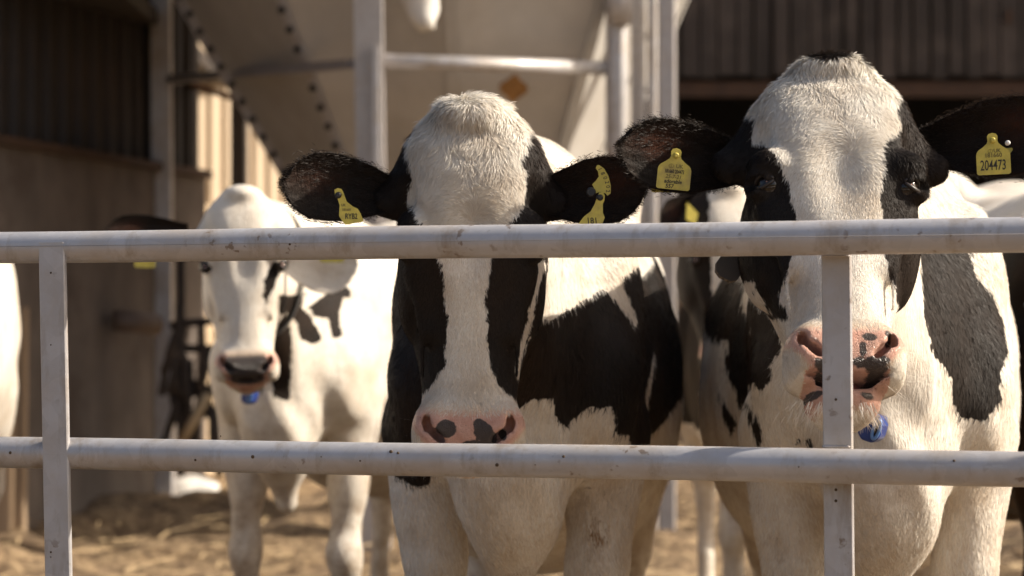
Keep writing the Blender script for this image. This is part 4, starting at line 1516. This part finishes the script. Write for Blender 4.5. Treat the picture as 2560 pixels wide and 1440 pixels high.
B.ear(-1, at(1560, 372, 3.62) - v0, base=at(1872, 418, 3.74) - v0, halfw=.055, cup=.40, face=(.12, -1, .0), up_bias=-.02)
B.ear(1, at(2640, 330, 3.60) - v0, base=at(2312, 372, 3.74) - v0, halfw=.0600, cup=.40, face=(-.2, -1, .05), up_bias=.03)
B.build(Lb, dirt=.95, spots=[(.0294, -.466, .011, .007), (.0577, -.459, .006, .008), (.020, -.485, .005, .014), (.040, -.503, .021, .0095), (-.036, -.506, .011, .006), (-.043, -.503, .004, .005), (-.045, -.533, .014, .006), (.030, -.536, .010, .005), (.014, -.502, .010, .006)])
B.eyes()
B.fur(125000, whorl=(.012, -.175), poll_len=.016, seed=5)
tag(B.root, 'black and white cow with open mouth behind the gate upright, tagged 204473', 'cow', 'dairy cows in the yard')
# teeth and tongue
mb = MB()
for k in range(8):
    u = (k - 3.5) / 3.5
    c = B.head_to_cow((u * .032, .042 + .014 * u * u, -.534))
    mb.tube([Vector(c) + Vector((0, 0, -.004)), Vector(c) + Vector((0, 0, .002)), Vector(c) + Vector((0, 0, .005))], [.0045, .0052, .0025], 8)
mb.build('tooth_row', M_TOOTH, B.root)
mb = MB()
mb.tube([Vector(B.head_to_cow((0, .10, -.52))), Vector(B.head_to_cow((0, .07, -.528))), Vector(B.head_to_cow((0, .050, -.532)))], [.03, .028, .010], 16)
mb.build('tongue', M_TONGUE, B.root)

# --- C: mostly white cow further back
oC = (-.63, 6.45)
vC = Vector((*oC, 0))
C = Cow('C', oC, -.20, dict(pos=tuple(at(603, 466, 6.02) - vC), rot=(-.06, -.03, .10), scale=.93, wx=(.98, 1.05)), dict(), res=(.006, .012))
Lc = [('b', P_([(685, 780), (740, 770), (745, 860), (735, 1000), (700, 990), (690, 930), (660, 1000), (674, 900)], 6.5, oC), (6.24, 7.4)),
      ('b', P_([(735, 745), (775, 735), (768, 770), (790, 800), (812, 848), (790, 862), (765, 850), (755, 800), (735, 790)], 6.5, oC), (6.0, 7.6)),
      ('b', P_([(830, 670), (880, 730), (882, 748), (862, 745), (856, 800), (866, 840), (845, 850), (830, 800), (795, 790), (790, 770), (820, 740), (845, 715)], 6.6, oC), (6.0, 7.8)),
      ('b', P_([(452, 652), (476, 655), (502, 708), (492, 712), (470, 690)], 6.05, oC), (0, 6.3)),
      ('b', P_([(668, 700), (690, 655), (712, 655), (690, 720), (672, 760), (664, 740)], 6.1, oC), (0, 6.3)),
      ]
C.ear(-1, at(268, 590, 6.1) - vC, base=at(470, 585, 6.15) - vC, halfw=.052, cup=.4, coatval=.2)
C.ear(1, at(900, 650, 6.1) - vC, base=at(705, 625, 6.15) - vC, halfw=.085, cup=.4, coatval=-.2, droop=.0) if False else C.ear(1, at(885, 668, 6.1) - vC, base=at(705, 640, 6.15) - vC, halfw=.080, cup=.35, coatval=-.2)
C.build(Lc, dirt=.9, spots=[(0, -.478, .060, .040), (0, -.516, .045, .014), (0, -.45, .05, .016)])
C.eyes()
tag(C.root, 'mostly white cow with dark muzzle standing behind on the left', 'cow', 'dairy cows in the yard')

# --- D, E, F: cows only partly in view
oD = (.80, 7.1)
vD = Vector((*oD, 0))
D = Cow('D', oD, -.05, dict(pos=tuple(at(1835, 455, 6.6) - vD), rot=(.0, 0, .2), scale=1.0), dict(base='black', girth=.76), res=(.010, .016))
Ld = [('w', P_([(1768, 380), (1930, 380), (1930, 1000), (1790, 1000), (1765, 560)], 6.7, oD), (0, 7.0)),
      ('w', P_([(1500, 1110), (2300, 1110), (2300, 2400), (1500, 2400)], 7.0, oD), (6, 9.5))]
D.ear(-1, at(1660, 560, 6.7) - vD, base=at(1775, 515, 6.75) - vD, halfw=.06, cup=.4)
D.ear(1, at(2000, 540, 6.7) - vD, base=at(1900, 515, 6.75) - vD, halfw=.06, cup=.4)
D.build(Ld, dirt=.5)
D.eyes()
tag(D.root, 'black cow with a white face half hidden between the two near cows', 'cow', 'dairy cows in the yard')

oE = (-1.81, 5.9)
vE = Vector((*oE, 0))
E = Cow('E', oE, .05, dict(pos=(-.25, -.40, 1.30), rot=(0, 0, .5), scale=1.0), dict(girth=1.05, scale=1.07), res=(.010, .014))
Le = [('b', P_([(20, 640), (70, 640), (62, 700), (50, 742), (34, 715)], 6.9, oE), (6, 8.5)),
      ]
E.ear(-1, (-.62, -.3, 1.17), halfw=.06); E.ear(1, (.02, -.28, 1.17), halfw=.06)
E.build(Le, dirt=.4)
E.eyes()
tag(E.root, 'white flanked cow cut off by the left edge of the picture', 'cow', 'dairy cows in the yard')

oF = (1.36, 5.35)
vF = Vector((*oF, 0))
Fc = Cow('F', oF, -.04, dict(pos=(.12, -.42, 1.36), rot=(0, 0, -.4), scale=1.0), dict(base='black', scale=1.04), res=(.010, .014), mat=M_BROWN)
Lf = [('w', P_([(2200, 300), (3200, 300), (3200, 600), (2620, 600), (2540, 640), (2200, 620)], 5.9, oF), (5.0, 8)),
      ('w', P_([(2535, 760), (2560, 700), (2600, 760), (2560, 820)], 5.6, oF), (5.2, 7))]
Fc.ear(-1, (-.22, -.3, 1.23), halfw=.06); Fc.ear(1, (.46, -.28, 1.23), halfw=.06)
Fc.build(Lf, dirt=.5)
Fc.eyes()
tag(Fc.root, 'dark brown black cow cut off by the right edge of the picture', 'cow', 'dairy cows in the yard')

# ------------------------------------------------------------------ ear tags
def ear_tag(cow, org, stud_px, Y, right, up, sc, lines, label, sy=1.0, mat=M_TAG, studmat=None, outline=TAG_OUT, curve=0.0):
    loc = at(stud_px[0], stud_px[1], Y) - Vector((*org, 0))
    R = frame_from(right, up)
    o = plate(outline, R, loc, .0018, mat, 'ear_tag', cow.root, curve, sc, sy)
    if label: o['label'] = label
    st = stud(R, loc, o, studmat or mat, .0062 * sc)
    for (txt, x, y, size, sx, ink, sh) in lines:
        text_mesh(txt, size * sc, ink, o, R, loc + R @ Vector((x * sc, y * sc * sy, .0011)), 'lettering', sx, .0002, sh)
    return o, R, loc


def crown(o, R, loc, x, y, r, ink):
    mb = MB()
    P = lambda a, b: R @ Vector((a, b, .0012)) + loc
    mb.tube([P(x + r * math.cos(q), y + r * .8 * math.sin(q)) for q in np.linspace(0, 2 * math.pi, 15)], .00022, 5)
    mb.tube([P(x, y - r * .8), P(x, y + r * .95)], .0002, 5)
    mb.tube([P(x - r * .7, y - r * .75), P(x + r * .7, y - r * .75)], .00025, 5)
    mb.build('crown_mark', ink, o)


# B, viewer's left
o, R, loc = ear_tag(B, oB, (1690, 389), 3.625, (1, .06, -.10), (.10, 0, 1), .92, [
    ('UK', .0075, -.0175, .0085, 1.0, M_INK2, 0), ('181660 204473', .000, -.0265, .0088, .58, M_INK, 0),
    ('25-7-21', -.001, -.0350, .0088, .95, M_INK2, .2), ('adorable', -.001, -.0428, .0090, .92, M_INK, .15),
    ('557', -.006, -.0508, .0090, 1.0, M_INK, .1)], 'yellow tag with handwriting')
crown(o, R, loc, -.0055, -.0160, .0036, M_INK2)
plate([(-.020, -.006), (.020, -.006), (.020, -.042), (-.018, -.042), (-.020, -.040)], frame_from((1, .06, -.02), (0, 0, 1)), at(1662, 412, 3.668) - v0, .0018, M_TAG, 'ear_tag', B.root)
# B, viewer's right
o, R, loc = ear_tag(B, oB, (2481, 351), 3.610, (1, -.03, .05), (-.02, 0, 1), .92, [
    ('UK', .0065, -.0172, .0085, 1.0, M_INK2, 0), ('181660', .000, -.0245, .0095, 1.0, M_INK2, 0),
    ('204473', -.001, -.0410, .0235, .60, M_INK, .05)], 'yellow tag numbered 204473')
crown(o, R, loc, -.0040, -.0158, .0036, M_INK2)
plate([(-.020, -.006), (.020, -.006), (.020, -.042), (-.018, -.042), (-.020, -.040)], frame_from((1, -.03, .10), (0, 0, 1)), at(2502, 362, 3.655) - v0, .0018, M_TAG, 'ear_tag', B.root)
mb = MB(); pq = at(2520, 357, 3.60) - v0
mb.tube([pq + Vector((0, .004, 0)), pq, pq - Vector((0, .002, 0))], [.004, .0038, .0018], 10); mb.build('ear_stud', M_SACK, B.root)
# A, viewer's left
TAG_A = [(-.0060, .0085), (-.0010, .0110), (.0050, .0095), (.0080, .0040), (.0095, -.001), (.013, -.010), (.0225, -.0175), (.0300, -.0210), (.0345, -.0285), (.0385, -.0390), (.0375, -.0410), (.0120, -.0455), (.0095, -.0445), (.0020, -.0340), (.0010, -.0310), (.0020, -.016), (-.0010, -.006), (-.0055, .0010)]
o, R, loc = ear_tag(A, oA, (846, 488), 3.630, (1, .0, .0), (0, 0, 1), .97, [
    ('UK', .008, -.0155, .0055, .9, M_INK2, 0), ('181660', .0125, -.0225, .0050, .9, M_INK2, 0), ('RYB2', .0200, -.0330, .0120, .72, M_INK, 0)],
    'narrow yellow tag seen at an angle', studmat=M_STUD, outline=TAG_A)
# A, viewer's right: a half turned tag above and a second one below
CRES = [(-.003, .0290), (.000, .0300), (.008, .0245), (.0145, .0130), (.0180, -.001), (.0178, -.013), (.0130, -.0165), (.0105, -.0130), (.002, -.0105), (-.006, -.0135), (-.0065, -.006), (-.0100, .0005), (-.0045, .006), (.000, .0125), (-.001, .020), (-.0045, .0250)]
cl = at(1497, 462, 3.640) - Vector((*oA, 0))
R = frame_from((1, .05, 0), (0, 0, 1))
o = plate(CRES, R, cl, .0018, M_TAG, 'ear_tag', A.root)
o['label'] = 'crescent shaped yellow tag seen on edge'
chars = '180202'
for k, ch in enumerate(chars):
    u = k / 5
    x = .0015 + .0122 * math.sin(u * 1.75); y = .0235 - .033 * u
    a = -math.radians(62 + 26 * u) + math.pi
    Rc = R @ Matrix.Rotation(a + math.pi, 3, 'Z')
    text_mesh(ch, .0085, M_INK, o, Rc, cl + R @ Vector((x, y, .0011)), 'lettering', .95, .0001)
TAG_B = [(-.0010, .0085), (.0050, .0080), (.0078, .0030), (.0070, -.004), (.0045, -.0100), (.0045, -.024), (.0075, -.0315), (-.002, -.056), (-.046, -.056), (-.030, -.036), (-.0260, -.0305), (-.0150, -.022), (-.0085, -.0105), (-.0070, -.006)]
o, R, loc = ear_tag(A, oA, (1500, 494), 3.632, (1, .0, .0), (0, 0, 1), .95, [('181', -.0120, -.0370, .0135, .9, M_INK, -.12)], 'lower yellow tag partly behind the rail', studmat=M_STUD, outline=TAG_B)
mb = MB(); st_p = at(1478, 480, 3.635) - Vector((*oA, 0))
mb.tube([st_p + Vector((0, .004, 0)), st_p, st_p - Vector((0, .004, 0))], [.0075, .0072, .0055], 16); mb.build('ear_stud', M_STUD, A.root)
# C: tags peeping out under the rail
for px, py, w in ((362, 620, .052), (830, 607, .06)):
    c = at(px, py, 5.98) - vC
    plate([(-w / 2, .02), (w / 2, .02), (w / 2, -.045), (w / 2 - .004, -.049), (-w / 2 + .004, -.049), (-w / 2, -.045)], frame_from((1, 0, 0), (0, 0, 1)), c, .002, M_TAG, 'ear_tag', C.root)
c = at(1738, 512, 6.58) - vD
plate([(-.024, .0), (.014, -.02), (.018, -.055), (-.014, -.045)], frame_from((1, .2, -.3), (0, 0, 1)), c, .002, M_TAG, 'ear_tag', D.root)

# ------------------------------------------------------------------ neck collars
def collar(cow, org, Y, pts_px, name_end, w=.035):
    pass


def transponder(cow, org, px, py, Y, sc=1.0, tilt=.35):
    """blue neck transponder with a pale rim and an eye"""
    c = at(px, py, Y) - Vector((*org, 0))
    col = empty('collar', tuple(c)); col.parent = cow.root
    R = Matrix.Rotation(-.45, 3, 'Z') @ Matrix.Rotation(tilt, 3, 'Y')
    out = [(-.017, .020), (.012, .024), (.020, .010), (.021, -.012), (.012, -.024), (-.008, -.025), (-.020, -.014)]
    mb = MB()
    P = [R @ Vector((x * sc, 0, z * sc)) for x, z in out]
    back = R @ Vector((0, .030 * sc, 0))
    mb.prism(P, -back * .3, back)
    o = mb.build('transponder', M_BLUE, col)
    b_ = o.modifiers.new('bevel', 'BEVEL'); b_.width = .005 * sc; b_.segments = 3
    rim = [R @ Vector((.0125 * sc + .0055 * sc * math.cos(q), -.0105 * sc, .001 * sc + .0165 * sc * math.sin(q))) for q in np.linspace(0, 2 * math.pi, 25)]
    MB().tube(rim, .0030 * sc, 8, cap=False).build('rim', M_PALEBLUE, o)
    MB().prism([p + Vector((0, .0008, 0)) for p in rim[:-1]], Vector((0, 0, 0)), Vector((0, .0012, 0))).build('eyelet', M_DARK, o)
    return col


col = transponder(B, oB, 2178, 1068, 3.72, .92)
# the free end of the collar webbing on B's neck
cbase = Vector(col.location)
mb = MB()
pa_, pb_ = at(1900, 560, 3.74) - v0 - cbase, at(1790, 716, 3.66) - v0 - cbase
zz = (pb_ - pa_).normalized(); xx = zz.cross(Vector((0, 1, 0))).normalized(); yy = zz.cross(xx)
Rm = Matrix((zz, xx, yy)).transposed()
out = [(-.0, -.020), (.112, -.0205), (.125, -.014), (.129, -.004), (.125, .014), (.115, .0205), (0, .020)]
mb.prism([Rm @ Vector((a, b, 0)) for a, b in out], yy * -.003, yy * .003)
st = mesh_obj('strap', [tuple(Rm.transposed() @ Vector(v)) for v in mb.v], mb.f, M_STRAP, col, False)
st.matrix_local = Matrix.Translation(pa_) @ Rm.to_4x4()
# the collar itself, laid on the hide all round the neck


def collar_band(cow, col, ctr, nrm, width=.034, mat=M_STRAP, drop=None):
    cb = np.array(col.location)
    nrm = np.array(nrm, float); nrm /= np.linalg.norm(nrm)
    u = np.array((0, 0, 1.0)); u -= nrm * (u @ nrm); u /= np.linalg.norm(u)
    r_ = np.cross(u, nrm)
    n = 56
    verts = []
    for k in range(n):
        q = 2 * math.pi * k / n
        d = r_ * math.sin(q) + u * math.cos(q)
        for off in (-width / 2, width / 2):
            rr = np.linspace(.03, .34, 156)
            P = ctr + nrm * off + d * rr[:, None]
            f = cow.fun(P.astype(np.float32))
            out = np.where(f > 0)[0]
            r = rr[out[0]] if len(out) else .2
            verts.append((q, off, r, d))
    rs = np.array([v[2] for v in verts]).reshape(n, 2).mean(1)
    rs = np.minimum(rs, .215)
    rp_ = np.concatenate([rs[-3:], rs, rs[:3]])
    rs = np.array([rp_[i:i + 7].mean() for i in range(n)])
    V, Fq = [], []
    for k in range(n):
        q = 2 * math.pi * k / n
        d = r_ * math.sin(q) + u * math.cos(q)
        for off, th in ((-width / 2, .004), (width / 2, .004), (width / 2, .009), (-width / 2, .009)):
            V.append(tuple(ctr + nrm * off + d * (rs[k] + th) - cb))
    for k in range(n):
        j = (k + 1) % n
        for i in range(4):
            i2 = (i + 1) % 4
            Fq.append((4 * k + i, 4 * k + i2, 4 * j + i2, 4 * j + i))
    return mesh_obj('webbing', V, Fq, mat, col, True)


collar_band(B, col, B.head_to_cow((0, .24, -.20)).astype(float), (0, .93, -.10))
colC = transponder(C, oC, 620, 990, 6.28, .85)
collar_band(C, colC, C.head_to_cow((0, .32, -.22)).astype(float), (0, .9, -.3), .02, M_STUD)
